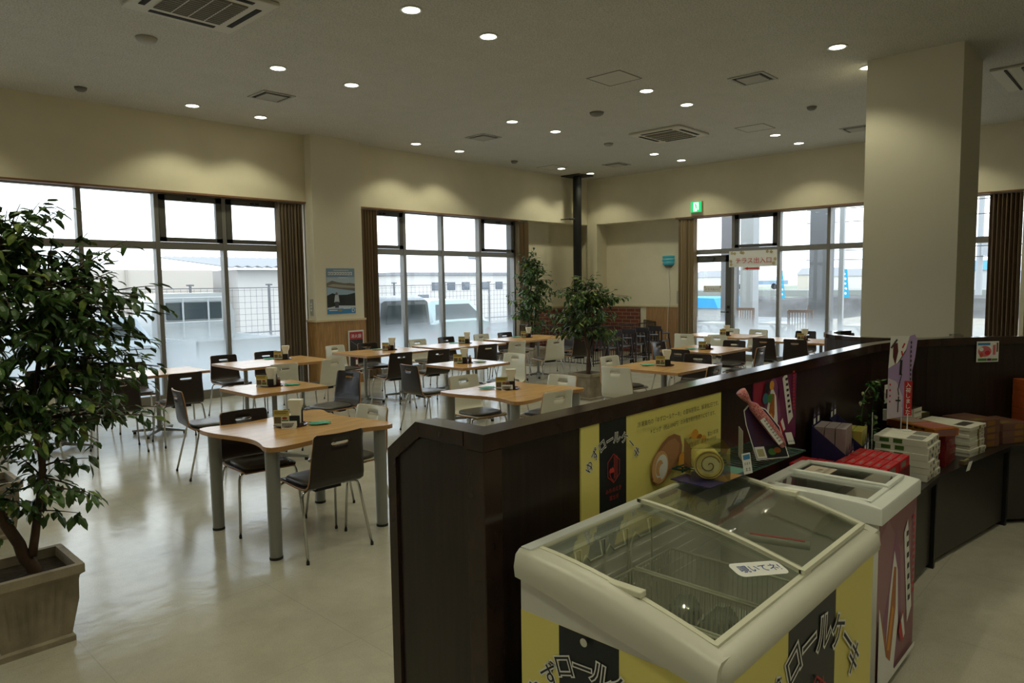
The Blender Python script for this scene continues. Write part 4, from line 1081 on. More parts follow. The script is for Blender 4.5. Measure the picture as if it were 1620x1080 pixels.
# purple board
pur = M('ink_purple', (.16, .022, .09), .35); pur2 = M('ink_purple_light', (.26, .08, .20), .4); ora = M('ink_deep_orange', (.42, .12, .02), .4)
def purple_art(sh, w, h, r, crimson=True):
    if crimson: sh.poly([(0, 0), (w*.55, 0), (w*.2, h*.5), (w*.3, h), (0, h)], M('ink_crimson', (.30, .02, .05), .4))
    sh.poly([(w*.15, 0), (w*.5, 0), (w*.62, h*.35), (w*.56, h*.75), (w*.42, h*.95), (w*.30, h*.62), (w*.10, h*.35)], pur2)
    sh.poly([(w*.2, h*.0), (w*.45, h*.0), (w*.55, h*.3), (w*.5, h*.65), (w*.4, h*.80), (w*.3, h*.55)], w_ink)
    sh.poly([(w*.22, h*.18), (w*.36, h*.10), (w*.47, h*.42), (w*.46, h*.68), (w*.40, h*.70), (w*.33, h*.45)], ora).poly([(w*.27, h*.2), (w*.33, h*.18), (w*.42, h*.42), (w*.38, h*.46)], orr)
    sh.poly([(w*.02, h*.12), (w*.15, h*.05), (w*.22, h*.28), (w*.14, h*.42), (w*.05, h*.30)], ora)
    sh.poly([(w*.64, h*.86), (w*.74, h*.93), (w*.92, h*.30), (w*.80, h*.22)], w_ink)
    for k in range(7): sh.rect(w*(.715+k*.014)-.006*w, h*(.82-k*.075), w*(.765+k*.014), h*(.855-k*.075), blk)
    for k in range(12): sh.rect(w*.88, h*(.90-k*.045), w*.93, h*(.925-k*.045), red_ink)
    sh.poly([(w*.52, h*.25), (w*.62, h*.14), (w*.70, h*.18), (w*.62, h*.36)], red_ink).poly([(w*.58, h*.30), (w*.66, h*.16), (w*.70, h*.18), (w*.63, h*.34)], w_ink)
sh = Sheet((3.08, 1.393, .835), (1, 0, 0), (0, 0, 1), .50, .375, .006, pur)
purple_art(sh, .5, .375, rnd)
sh.rect(.27, .22, .30, .30, pur).ell(.13, .30, .028, .026, navy).ell(.18, .305, .026, .022, orr).ell(.11, .25, .03, .026, M('ink_teal', (.03, .16, .22), .4)).ell(.16, .245, .03, .022, M('ink_green', (.07, .22, .05), .4))
tag(sh.obj('sweets_board'), 'purple and crimson sweets board on the dark partition', 'board')
# small pink flyer on the curve
a = math.radians(47); fx, fy = RC[0]+(RR-.002)*math.cos(a), RC[1]+(RR-.002)*math.sin(a)
a0 = math.radians(48.5)
tx = Vector((math.sin(a0), -math.cos(a0), 0))
p0 = Vector((RC[0]+(RR-.004)*math.cos(math.radians(51.2)), RC[1]+(RR-.004)*math.sin(math.radians(51.2)), 1.045))
sh = Sheet(p0, tx, (0, 0, 1), .165, .145, .001, paper)
pink = M('ink_pink', (.6, .16, .20), .5)
sh.rect(.008, .118, .10, .135, M('ink_blue', (.03, .14, .35), .5)).ell(.06, .075, .050, .038, pink).ell(.035, .09, .016, .014, paper).ell(.08, .065, .02, .016, red_ink).ell(.035, .05, .014, .016, M('ink_red2', (.55, .08, .05), .5)).rect(.12, .05, .14, .12, pink).rect(.147, .07, .158, .135, M('ink_brown', (.2, .05, .03), .5)).rect(.01, .01, .075, .026, M('ink_green')).rect(.078, .01, .11, .026, pur).rect(.112, .01, .155, .024, M('ink_green'))
tag(sh.obj('pink_flyer'), 'small pink and white flyer taped to the curved part of the partition', 'flyer')

# ================================================================== CHEST FREEZERS
rim_m = M('freezer_rim_beige', (.62, .61, .53), .34); body_w = M('freezer_white', (.70, .69, .65), .45); lid_m = M('lid_frame_beige', (.68, .67, .54), .33); tub_m = M('tub_white', (.72, .73, .68), .5)
fglass = glass_mat('freezer_glass', (.93, .95, .92), 2.2)
def topz(y, yf=.69, yb=1.29, zf=.805, zb=.912):
    u = (y-yf)/(yb-yf); return zf+(zb-zf)*(1-(1-u)**1.7)
t = thing('chest_freezer', 'big chest freezer with curved glass top and yellow and black wrap', 'freezer')
FX0, FX1, FY0, FY1 = 1.36, 2.52, .69, 1.29
mb = MB()
for xa, xb in ((FX0+.015, FX0+.06), (FX1-.06, FX1-.015)):
    poly = [(FY0+.015, .06), (FY1-.012, .06), (FY1-.012, .87), (1.1, .855), (.9, .81), (FY0+.015, .755)]
    mb.loft([[(xa, y, z) for y, z in poly], [(xb, y, z) for y, z in poly]], body_w)
mb.box((FX0+.06, FY0+.015, .06), (FX1-.06, FY0+.06, .755), body_w); mb.box((FX0+.06, FY1-.055, .06), (FX1-.06, FY1-.012, .87), body_w)
mb.box((FX0+.06, FY0+.06, .06), (FX1-.06, FY1-.055, .40), tub_m); mb.obj('cabinet', t)
MB().box((FX0+.03, FY0+.03, 0), (FX1-.03, FY1-.03, .06), black_m).obj('plinth', t)
mb = MB()                                   # side rims follow the curved lid, front and back bars
ys = [FY0+(FY1-FY0)*i/14 for i in range(15)]
for xo, xi in ((FX0, FX0+.065), (FX1, FX1-.065)):
    sg = 1 if xi > xo else -1; rings = []
    for y in ys:
        z = topz(y); dp = .075+.02*math.sin(PI*(y-FY0)/(FY1-FY0))
        ring = [(xo+sg*.004, y, z-dp), (xo, y, z-.045), (xo+sg*.008, y, z-.012), (xo+sg*.024, y, z), (xi, y, z-.002), (xi, y, z-dp)]
        rings.append(ring if sg > 0 else ring[::-1])
    mb.loft(rings, rim_m)
rings = []
for x, e in ((FX0+.022, .0), (FX0+.035, .5), (FX0+.055, .85), (FX0+.09, 1), (FX1-.09, 1), (FX1-.055, .85), (FX1-.035, .5), (FX1-.022, .0)):
    f = FY0-.018*e
    rings.append([(x, f+.012, .742), (x, f-.002, .765), (x, f+.004, .790), (x, f+.02, .806), (x, FY0+.05, .812), (x, FY0+.05, .74)])
mb.loft(rings, rim_m)
mb.box((FX0+.03, FY1-.035, .84), (FX1-.03, FY1, .915), M('rim_back_white', (.75, .77, .77), .35)); o = mb.obj('rim', t); auto(o, 50)
def curved_pane(x0, x1, dz, y0=.735, y1=1.262, thick=.004):
    mb = MB(); n = 12; v = []
    for i in range(n+1):
        y = y0+(y1-y0)*i/n; z = topz(y)+dz; v += [(x0, y, z), (x1, y, z), (x1, y, z-thick), (x0, y, z-thick)]
    f = []
    for i in range(n):
        for k in range(4): k2 = (k+1) % 4; f.append((i*4+k, i*4+k2, (i+1)*4+k2, (i+1)*4+k))
    mb.add(v, f, fglass); return mb
def curved_bar(mb, x0, x1, dz, h, m, y0=.73, y1=1.268):
    n = 12; rings = []
    for i in range(n+1):
        y = y0+(y1-y0)*i/n; z = topz(y)+dz; rings.append([(x0, y, z-h), (x1, y, z-h), (x1, y, z), (x0, y, z)])
    mb.loft(rings, m)
for x0, x1, dz in ((FX0+.065, 1.985, -.004), (1.935, FX1-.065, .010)):
    lid = curved_pane(x0, x1, dz).obj('glass_lid', t, smooth=False)
    mb = MB(); curved_bar(mb, x0, x0+.016, dz+.004, .012, lid_m); curved_bar(mb, x1-.016, x1, dz+.004, .012, lid_m)
    for y in (.728, 1.262): mb.box((x0, y-.008, topz(y)+dz-.008), (x1, y+.008, topz(y)+dz+.005), lid_m)
    mb.obj('lid_frame', lid)
mb = MB(); MB().box((FX0+.058, .92, topz(.95)-.004), (FX0+.085, 1.03, topz(.95)+.012), lid_m).obj('handle', t, bevel=.003); MB().box((FX1-.088, .94, topz(.97)+.004), (FX1-.058, 1.05, topz(.97)+.022), lid_m).obj('handle', t, bevel=.003)
# printed wrap
sh = Sheet((FX0+.0145, FY1-.012, .06), (0, -1, 0), (0, 0, 1), .563, .685, .0008, yel, .0004)
sh.rect(.135, 0, .325, .685, navy); chars(sh, [('ゆ', .055, .47, 60), ('ず', .105, .535, 38), ('ロ', .152, .578, 20), ('ー', .213, .598, 4), ('ル', .274, .600, -8), ('ケ', .335, .585, -20), ('ー', .390, .548, -38), ('キ', .430, .495, -52)], .072); emblem(sh, .235, .40, .10)
sh.ell(.225, .672, .011, .011, rim_m); sh.obj('side_wrap', t)
sh = Sheet((FX0+.02, FY0+.0145, .06), (1, 0, 0), (0, 0, 1), 1.12, .685, .0008, yel, .0004)
sh.rect(.41, 0, .765, .685, navy); chars(sh, [('ゆ', .235, .395, 60), ('ず', .340, .490, 40), ('ロ', .445, .550, 22), ('ー', .553, .572, 5), ('ル', .665, .562, -6), ('ケ', .780, .520, -20), ('ー', .865, .460, -42), ('キ', .925, .375, -55)], .120); emblem(sh, .60, .33, .125); sh.obj('front_wrap', t)
# inside: liner lines, price ticket, wire baskets
mb = MB(); 
for z in (.62, .66, .70, .735, .78): mb.box((FX0+.06, FY1-.060, z), (FX1-.06, FY1-.054, z+.010), body_w)
mb.obj('liner_rib', t)
wire = M('basket_wire', (.66, .65, .54), .35)
def basket(x0, x1, y0, y1, z0, z1, lab):
    b = thing('wire_basket', lab, 'basket', group='cream wire baskets inside the big freezer'); mb = MB()
    for z in (z1,): mb.tube([(x0, y0, z), (x1, y0, z), (x1, y1, z), (x0, y1, z)], .0038, wire, 6, closed=True)
    mb.tube([(x0+.01, y0+.01, z0), (x1-.01, y0+.01, z0), (x1-.01, y1-.01, z0), (x0+.01, y1-.01, z0)], .003, wire, 6, closed=True)
    mb.obj('rim_wire', b)
    mb = MB(); n = int((y1-y0)/.016)
    for i in range(n+1):
        y = y0+(y1-y0)*i/n
        for x, s in ((x0, 1), (x1, -1)): mb.tube([(x, y, z1), (x+s*.008, y, z0)], .0017, wire, 4, cap=False)
        mb.tube([(x0+.01, y, z0), (x1-.01, y, z0)], .0012, wire, 4, cap=False)
    n = int((x1-x0)/.016)
    for i in range(n+1):
        x = x0+(x1-x0)*i/n
        for y in (y0, y1): mb.tube([(x, y, z1), (x, y, z0)], .0017, wire, 4, cap=False)
    mb.obj('side_wires', b)
basket(1.43, 1.60, .765, 1.215, .50, .735, 'cream wire basket at the left end of the big freezer')
basket(1.615, 1.83, .765, 1.215, .50, .735, 'cream wire basket in the middle of the big freezer, full of packs')
basket(1.845, 2.06, .765, 1.215, .50, .735, 'cream wire basket nearest the lid divider of the big freezer')
for k, x in enumerate((1.45, 1.57, 1.69, 1.83)):
    mb = MB(); mb.tube([(x, 1.222, .66), (x, 1.222, .82), (x+.025, 1.222, .845), (x+.03, 1.21, .83), (x+.09, 1.21, .83), (x+.095, 1.222, .87), (x+.12, 1.222, .87), (x+.125, 1.222, .66)], .0035, wire, 6)
    tag(mb.obj('hanging_wire_hook', smooth=True), 'cream wire hook number %d from the left on the freezer back wall' % (k+1) if False else ['leftmost cream bent wire against the freezer back wall', 'second cream bent wire against the freezer back wall', 'third cream bent wire against the freezer back wall', 'rightmost cream bent wire near the lid divider'][k], 'wire hook', 'bent wires hanging inside the big freezer')
cling = M('clear_wrapper', (.42, .43, .40), .10, spec=.9, trans=.45); cakep = M('frozen_cake', (.14, .10, .035), .6); darkp = M('label_dark', (.02, .02, .02), .5)
def pack(x, y, z, rz, lab):
    p = thing('cake_pack', lab, 'cake pack', (x, y, z), rz, 'clear-wrapped frozen cakes in the freezer baskets')
    rr = random.Random(int(x*1000+y*7000)); mb = MB(); rings = []
    for i in range(11):
        u = -1+2*i/10; w = .048*(1-.12*abs(u)**3)
        if abs(u) > .85: w *= .55
        rings.append([(u*.085, math.cos(a_*PI/7)*w*(1+rr.uniform(-.13, .13)), .05+math.sin(a_*PI/7)*w*(1+rr.uniform(-.15, .15))) for a_ in range(14)])
    mb.loft(rings, cling); mb.obj('wrapper', p)
    mb = MB(); mb.tube([(-.06, 0, .047), (.06, 0, .047)], .034, cakep, 10); mb.obj('roll_cake', p); MB().box((-.02, -.045, .03), (.02, -.036, .075), darkp).obj('label', p)
    return p
pk = None
for x, y, z, a, lab in ((1.715, 1.10, .50, .15, 'clear-wrapped cake at the back of the middle basket'), (1.725, .965, .50, 1.2, 'clear-wrapped cake glinting in the middle basket'), (1.72, .845, .50, .2, 'clear-wrapped cake at the front of the middle basket'), (1.95, 1.11, .50, .2, 'dark-labelled cake at the back of the basket by the divider'), (1.95, .985, .50, .1, 'wrapped cake in the middle of the basket by the divider'), (1.95, .86, .50, .2, 'wrapped cake under the handwritten sticker'), (1.515, .86, .50, 1.5, 'wrapped cake at the front of the left basket'), (1.515, 1.07, .50, 1.5, 'wrapped cake with yellow label in the left basket')):
    if pk is None: pk = pack(x, y, z-.07, a, lab)
    else: dup(pk, (x, y, z+.02), a, lab)
sh = Sheet((1.535, 1.165, .665), (.86, .5, 0), (-.3, .6, .5), .10, .055, .0015, paper); sh.rect(0, .04, .07, .055, M('ink_blue')); dashes(sh, .01, .024, .08, .010, blk, 1); dashes(sh, .01, .008, .08, .012, blk, 1)
tag(sh.obj('price_ticket'), 'small price ticket clipped on the wire basket inside the freezer', 'price ticket')
t2 = thing('thermometer', 'red-striped glass thermometer lying under the right freezer lid', 'thermometer', (2.20, 1.0, .80), math.radians(-58))
mb = MB(); mb.tube([(-.10, 0, 0), (.10, 0, 0)], .014, M('thermo_glass', (.45, .47, .42), .15), 12); mb.obj('glass_case', t2, smooth=True); MB().box((-.085, -.004, .012), (.085, .004, .0155), red_ink).obj('red_scale', t2)
for o_ in (t2,): o_.location = (2.215, .915, .79); o_.rotation_euler = (math.radians(10), 0, math.radians(-75))
y_ = .825; sl = (topz(.86)-topz(.79))/.07
sh = Sheet((1.742, .815, topz(.815)+.008), (.91, -.41, -.41*sl), (.41, .91, .91*sl), .165, .06, .001, None)
def rrect(w, h, r):
    o = []
    for cx, cy, a0 in ((w-r, r, -90), (w-r, h-r, 0), (r, h-r, 90), (r, r, 180)):
        for k in range(6): a = math.radians(a0+90*k/5); o.append((cx+r*math.cos(a), cy+r*math.sin(a)))
    return o
ca, sa = math.cos(math.radians(-4)), math.sin(math.radians(-4))
sh.poly(rrect(.175, .062, .018), paper); sh.text('覗いてネ!', .020, .020, .034, M('ink_marker_blue', (.01, .05, .28), .4), 0, .012, M('ink_marker_blue'))
tag(sh.obj('handwritten_sticker'), 'white handwritten sticker in blue marker on the freezer glass', 'sticker')

# second freezer
t = thing('chest_freezer', 'small chest freezer with flat sliding lids and a purple sweets wrap', 'freezer')
gx0, gx1, gy0, gy1, gz = 2.79, 3.335, .76, 1.27, .787
mb = MB()
for a, b in (((gx0+.012, gy0+.012, .05), (gx0+.05, gy1-.012, gz-.03)), ((gx1-.05, gy0+.012, .05), (gx1-.012, gy1-.012, gz-.03)), ((gx0+.05, gy0+.012, .05), (gx1-.05, gy0+.05, gz-.03)), ((gx0+.05, gy1-.05, .05), (gx1-.05, gy1-.012, gz-.03)), ((gx0+.05, gy0+.05, .05), (gx1-.05, gy1-.05, .45))): mb.box(a, b, body_w)
mb.obj('cabinet', t); MB().box((gx0+.03, gy0+.03, 0), (gx1-.03, gy1-.03, .05), black_m).obj('plinth', t)
rw = M('freezer_rim_white', (.76, .78, .75), .30)
def frame_rim(x0, y0, x1, y1, w, z0, z1, m, c=.012, crest=0):
    mb = MB(); prof = [(0, z0), (0, z1-c), (c*.35, z1-c*.3), (c, z1), (w, z1), (w, z0)]; rings = []
    stops = []
    N_ = 8
    for k in range(4):
        for i in range(N_):
            u = i/N_; stops.append((k, u))
    for k, u in stops:
        r = []
        for o, z in prof:
            cs = [(x0+o, y0+o), (x1-o, y0+o), (x1-o, y1-o), (x0+o, y1-o)]; a_, b_ = cs[k], cs[(k+1) % 4]
            zz = z+(crest*math.sin(PI*u)**.6 if (k in (1, 3) and z > z0 and 0 < u) else 0)
            r.append((a_[0]+(b_[0]-a_[0])*u, a_[1]+(b_[1]-a_[1])*u, zz))
        rings.append(r)
    rings.append(rings[0]); mb.loft(rings, m, cap=False); return mb
auto(frame_rim(gx0, gy0, gx1, gy1, .055, gz-.065, gz, rw, .012, .014).obj('rim', t), 35)
mb = MB(); mb.box((gx0+.05, gy0+.055, gz-.012), (gx0+.075, gy1-.055, gz+.004), rw); mb.box((gx1-.075, gy0+.055, gz-.012), (gx1-.05, gy1-.055, gz+.004), rw); mb.obj('slide_rail', t)
for k, (xa, xb, dz) in enumerate(((gx0+.05, gx0+.29, .002), (gx0+.275, gx1-.05, .012))):
    lid = MB().box((xa, gy0+.055, gz+dz-.003), (xb, gy1-.055, gz+dz), fglass).obj('glass_lid', t)
    auto(frame_rim(xa, gy0+.052, xb, gy1-.052, .02, gz+dz-.008, gz+dz+.006, rw, .003).obj('lid_frame', lid), 35)
sh = Sheet((gx0+.012, gy0+.0115, .05), (1, 0, 0), (0, 0, 1), gx1-gx0-.024, .672, .0008, M('ink_mauve', (.26, .10, .13), .4), .0003)
sh.poly([(0, .30), (.30, .12), (.52, .30), (.52, .62), (.3, .5), (.12, .66), (0, .6)], M('ink_mauve_light', (.33, .15, .19), .4)); purple_art(sh, gx1-gx0-.024, .64, rnd, False); sh.poly([(0, 0), (.25, 0), (.1, .12), (0, .35)], w_ink); sh.rect(0, 0, gx1-gx0-.024, .022, w_ink); sh.obj('front_wrap', t)
sh = Sheet((gx0+.30, gy1-.21, gz+.0125), (1, .0, 0), (0, 1, 0), .12, .11, .001, M('sticker_cream', (.45, .38, .30), .6)); sh.text('冷凍', .03, .045, .025, blk); dashes(sh, .015, .02, .1, .014, blk, 1)
tag(sh.obj('lid_sticker'), 'cream notice sticker on the back lid of the small freezer', 'sticker')
for k, (x, y, cm, lab) in enumerate(((2.92, 1.12, M('pk_green', (.10, .16, .08), .6), 'green packet seen through the small freezer lid'), (3.12, 1.14, M('pk_grey', (.2, .2, .18), .6), 'grey packet seen through the small freezer lid'), (3.22, 1.02, M('pk_pink', (.3, .12, .14), .6), 'pink packet seen through the small freezer lid'), (2.95, .90, M('pk_cream', (.26, .22, .15), .6), 'cream packet under the front lid of the small freezer'))):
    p = thing('frozen_packet', lab, 'packet', (x, y, .45), .2*k, 'packets inside the small freezer')
    MB().box((-.05, -.04, 0), (.05, .04, .2), cm).obj('bag', p, bevel=.012); MB().box((-.03, -.042, .08), (.03, -.0395, .15), w_ink).obj('label', p)

# ================================================================== COUNTER AND GOODS
CH_ = .535
t = thing('display_counter', 'low dark display counter following the partition behind the freezers', 'counter')
front = [(3.37, .93), (4.44, .92), (5.53, .745), (6.05, .30), (6.28, -.25)]
back = [p for p in arc(RR-.004, -3, 90, 16)]+[(3.37, 1.386)]
MB().prism(front+[(6.42, -.40)]+back, CH_-.03, CH_, M('counter_black_top', (.018, .016, .015), .28)).obj('worktop', t, bevel=.003)
cpm = M('counter_panel', (.035, .030, .026), .35)
for (a, b) in zip(front[:-1], front[1:]):
    a, b = Vector(a), Vector(b); d = (b-a).normalized(); n_ = Vector((-d.y, d.x)); o = n_*.035
    p, q = a+d*.02+o, b-d*.02+o
    MB().prism([tuple(p), tuple(q), tuple(q+n_*.02), tuple(p+n_*.02)], .03, CH_-.03, cpm).obj('front_panel', t)
    MB().prism([tuple(b+o*.4-d*.015), tuple(b+o*.4+d*.015), tuple(b+o*.4+n_*.05+d*.015), tuple(b+o*.4+n_*.05-d*.015)], 0, CH_-.03, black_m).obj('post', t)
MB().box((3.37, .96, 0), (3.39, 1.37, CH_-.03), cpm).obj('side_panel', t)
def carton(name, cat, lab, grp, c, d, rz, col, marks=(), rough=.45, bev=.002):
    """a printed carton: c is the centre of its underside; marks: (face, u0, v0, u1, v1, material) as fractions, face f/l/t"""
    o = thing(name, lab, cat, c, rz, grp) if marks else None
    w, l, h = d
    mb = MB().box((-w/2, -l/2, 0), (w/2, l/2, h), col)
    if not marks:
        q = mb.obj(name, bevel=bev); q.location = c; q.rotation_euler = (0, 0, rz); return tag(q, lab, cat, grp)
    mb.obj('carton', o, bevel=bev)
    for f, m_list in {f: [m for m in marks if m[0] == f] for f in set(m[0] for m in marks)}.items():
        if f == 'f': sh = Sheet((-w/2, -l/2-.0003, 0), (1, 0, 0), (0, 0, 1), w, h, .001); W, H = w, h
        elif f == 'l': sh = Sheet((-w/2-.0003, l/2, 0), (0, -1, 0), (0, 0, 1), l, h, .001); W, H = l, h
        else: sh = Sheet((-w/2, -l/2, h+.0003), (1, 0, 0), (0, 1, 0), w, l, .001); W, H = w, l
        for _, a, b, c_, d_, m in m_list: sh.rect(a*W, b*H, c_*W, d_*H, m)
        sh.obj('print', o)
    return o
redc = M('carton_red', (.50, .018, .025), .35); redd = M('carton_dark_red', (.13, .008, .010), .4); gry = M('carton_grey_print', (.22, .17, .15), .5)
# riser and rows of slim red boxes
carton('display_riser', 'riser', 'dark red riser carrying the rows of slim red boxes', None, (3.70, 1.165, CH_), (.56, .41, .15), 0, redd)
G = 'slim red boxes in rows on the riser'
o0 = None
rows = ['back', 'second', 'third', 'fourth', 'fifth', 'sixth', 'seventh', 'eighth', 'ninth', 'front']; cols = ['left', 'middle', 'right']
for j in range(10):
    for i in range(3):
        if i and j < 4: continue
        x, y = 3.52+i*.185, 1.345-j*.0405
        lab = 'slim red box, %s column, %s row from the partition' % (cols[i], rows[j])
        if o0 is None: o0 = carton('slim_red_box', 'box', lab, G, (x, y, CH_+.15), (.175, .037, .05), 0, redc, (('t', .12, .35, .45, .65, gry), ('t', .6, .38, .9, .62, M('carton_pink', (.30, .05, .05), .4)), ('f', .1, .2, .6, .8, gry)))
        else: dup(o0, (x+rnd.uniform(-.004, .004), y, CH_+.15+(.012 if i == 2 and j > 4 else 0)*0), rnd.uniform(-.012, .012), lab, G)
# blue-purple display cartons behind
bluec = M('carton_indigo', (.022, .022, .09), .4); paleb = M('carton_pale_lilac', (.30, .25, .26), .45); yl = M('carton_olive_yellow', (.40, .37, .08), .4)
def display(x, y, z, lab, packs, topm, w=.17, tall=.185):
    t = thing('display_carton', lab, 'display carton', (x, y, z), math.radians(8), 'indigo display cartons of small packs')
    mb = MB(); mb.loft([[(-w/2, -.085, 0), (-w/2, .085, 0), (-w/2, .085, .19), (-w/2, -.085, .05)], [(-w/2+.004, -.085, 0), (-w/2+.004, .085, 0), (-w/2+.004, .085, .19), (-w/2+.004, -.085, .05)]], bluec)
    mb.loft([[(w/2-.004, -.085, 0), (w/2-.004, .085, 0), (w/2-.004, .085, .19), (w/2-.004, -.085, .05)], [(w/2, -.085, 0), (w/2, .085, 0), (w/2, .085, .19), (w/2, -.085, .05)]], bluec)
    mb.box((-w/2, -.085, 0), (w/2, .085, .004), bluec); mb.box((-w/2, -.089, 0), (w/2, -.085, .055), bluec); mb.box((-w/2, .081, 0), (w/2, .085, .19), bluec); mb.obj('tray', t)
    for k in (-1, 1):
        for yy, z0 in ((-.09, .0), (.082, .17)):
            sh = Sheet((k*w*.24-.034, yy, z0), (1, 0, 0), (0, 0, 1), .068, .10, .003, None)
            sh.poly([(0, 0), (.068, 0), (.068, .06), (.05, .085), (.034, .105), (.018, .085), (0, .06)], bluec).rect(.012, .012, .056, .05, w_ink).rect(.022, .06, .046, .072, paleb)
            sh.obj('header_card', t)
    for i in range(5):
        for j in range(packs):
            MB().box((-w/2+.007+i*(w-.012)/5, -.078+j*.052, .006), (-w/2+.004+(i+1)*(w-.012)/5, -.030+j*.052, tall), topm).obj('small_pack', t)
    return t
MB_riser = carton('display_riser', 'riser', 'low grey riser below the indigo display cartons', None, (4.10, 1.295, CH_), (.22, .17, .15), 0, M('riser_grey', (.12, .12, .13), .5))
display(3.83, 1.294, CH_+.151, 'indigo display carton of lilac packs behind the red boxes', 3, paleb, .19)
# green-marked long white boxes in two columns
wb = M('carton_white', (.66, .64, .55), .45); gn = M('ink_leaf_green', (.05, .11, .02), .5)
G = 'long white boxes with green marks, stacked in two columns'
lv = ['bottom', 'second', 'third', 'fourth', 'fifth', 'top']
o0 = None
for i, cx in enumerate((4.31, 4.445)):
    for k in range(6):
        lab = '%s long white green-marked box of the %s column' % (lv[k] if k < 5 else 'topmost', 'left' if i == 0 else 'right')
        p = (cx+rnd.uniform(-.006, .006), 1.075+rnd.uniform(-.010, .008), CH_+.0005+k*.0375)
        if o0 is None: o0 = carton('long_white_box', 'box', lab, G, p, (.126, .27, .037), 0, wb, (('l', .12, .2, .30, .8, gn), ('l', .38, .2, .55, .85, gn), ('f', .62, .3, .85, .8, M('ink_grey', (.12, .12, .12), .5)), ('f', .1, .25, .3, .6, paleb), ('t', .1, .1, .9, .4, M('lid_clear_grey', (.30, .30, .27), .2))))
        else: dup(o0, p, rnd.uniform(-.02, .02), lab, G)
t = display(4.085, 1.294, CH_+.151, 'indigo display carton with olive-yellow packs, right of the lilac packs', 3, yl, .18, .13)
# maroon boxes with an orange lidded box on top
G = 'dark red cartons stacked under the orange box'; o0 = None
for k in range(4):
    lab = '%s dark red carton under the orange box' % ['lowest', 'second', 'third', 'uppermost'][k]
    p = (4.775+rnd.uniform(-.006, .006), 1.09, CH_+.0005+k*.0485)
    if o0 is None: o0 = carton('dark_red_carton', 'box', lab, G, p, (.25, .30, .048), .0, M('carton_crimson', (.20, .012, .016), .35), (('f', .5, .2, .9, .35, gry), ('t', .05, .05, .3, .95, gry)))
    else: dup(o0, p, rnd.uniform(-.03, .03), lab, G)
t = carton('orange_gift_box', 'box', 'orange and pink lidded box tilted on the dark red cartons', None, (4.70, 1.08, CH_+.196), (.17, .36, .045), math.radians(-32), M('carton_orange', (.34, .11, .015), .25), (('t', .06, .06, .94, .5, M('carton_rose', (.30, .10, .08), .4)), ('t', .2, .55, .9, .95, gry), ('f', .1, .15, .9, .85, M('carton_mauve', (.22, .09, .09), .4)), ('l', .3, .55, .8, .8, M('gold_foil', (.7, .42, .08), .15, 1.0))))
# white boxes with gold band
G = 'white boxes with a gold band in one tall stack'; o0 = None
gold_b = M('gold_band', (.20, .15, .035), .3)
for k in range(8):
    lab = '%s white gold-banded box of the tall stack' % (['lowest', 'second', 'third', 'fourth', 'fifth', 'sixth', 'seventh', 'topmost'][k])
    p = (5.15+rnd.uniform(-.008, .008), 1.02+rnd.uniform(-.008, .008), CH_+.0005+k*.0232)
    if o0 is None: o0 = carton('gold_banded_box', 'box', lab, G, p, (.24, .32, .0228), -.16, M('carton_cream_white', (.64, .62, .53), .45), (('f', .52, .0, .64, 1, gold_b), ('f', .78, .3, .92, .6, paleb), ('t', .15, .15, .8, .35, M('ink_sumi', (.06, .05, .05), .5))))
    else: dup(o0, p, -.16+rnd.uniform(-.03, .03), lab, G)
# small packs and clear bin on top
G = 'pairs of small white boxes on top of the cartons'; o0 = None
for k, (x, y, z, lab) in enumerate(((4.93, 1.27, CH_+.197, 'lower left small white box behind the orange box'), (5.065, 1.25, CH_+.197, 'lower right small white box behind the orange box'), (4.93, 1.27, CH_+.233, 'upper left small white box behind the orange box'), (5.065, 1.25, CH_+.233, 'upper right small white box behind the orange box'))):
    if o0 is None: o0 = carton('small_white_box', 'box', lab, G, (x, y, z), (.13, .13, .035), -.1, wb, (('f', .1, .2, .9, .35, gold_b), ('t', .2, .2, .8, .6, M('carton_rose'))))
    else: dup(o0, (x, y, z), -.1+rnd.uniform(-.05, .05), lab, G)
t = thing('clear_sample_bin', 'clear sloping plastic sample bin with a photo card at its back', 'display bin', (5.0, 1.26, CH_+.2695), -.1)
ac = glass_mat('clear_acrylic', (.86, .88, .86), 1.5)
mb = MB(); mb.loft([[(-.12, -.07, 0), (-.12, .08, 0), (-.12, .08, .11), (-.12, -.07, .02)], [(-.116, -.07, 0), (-.116, .08, 0), (-.116, .08, .11), (-.116, -.07, .02)]], ac); mb.loft([[(.116, -.07, 0), (.116, .08, 0), (.116, .08, .11), (.116, -.07, .02)], [(.12, -.07, 0), (.12, .08, 0), (.12, .08, .11), (.12, -.07, .02)]], ac); mb.box((-.12, -.07, 0), (.12, .08, .004), ac); mb.box((-.12, .076, 0), (.12, .08, .11), ac); mb.obj('bin_walls', t)
sh = Sheet((-.10, .074, .03), (1, 0, 0), (0, 0, 1), .15, .12, .002, paper); sh.rect(.02, .03, .07, .09, M('ink_maroon', (.10, .02, .025), .4)).rect(.09, .05, .12, .10, M('ink_green')); sh.obj('photo_card', t)
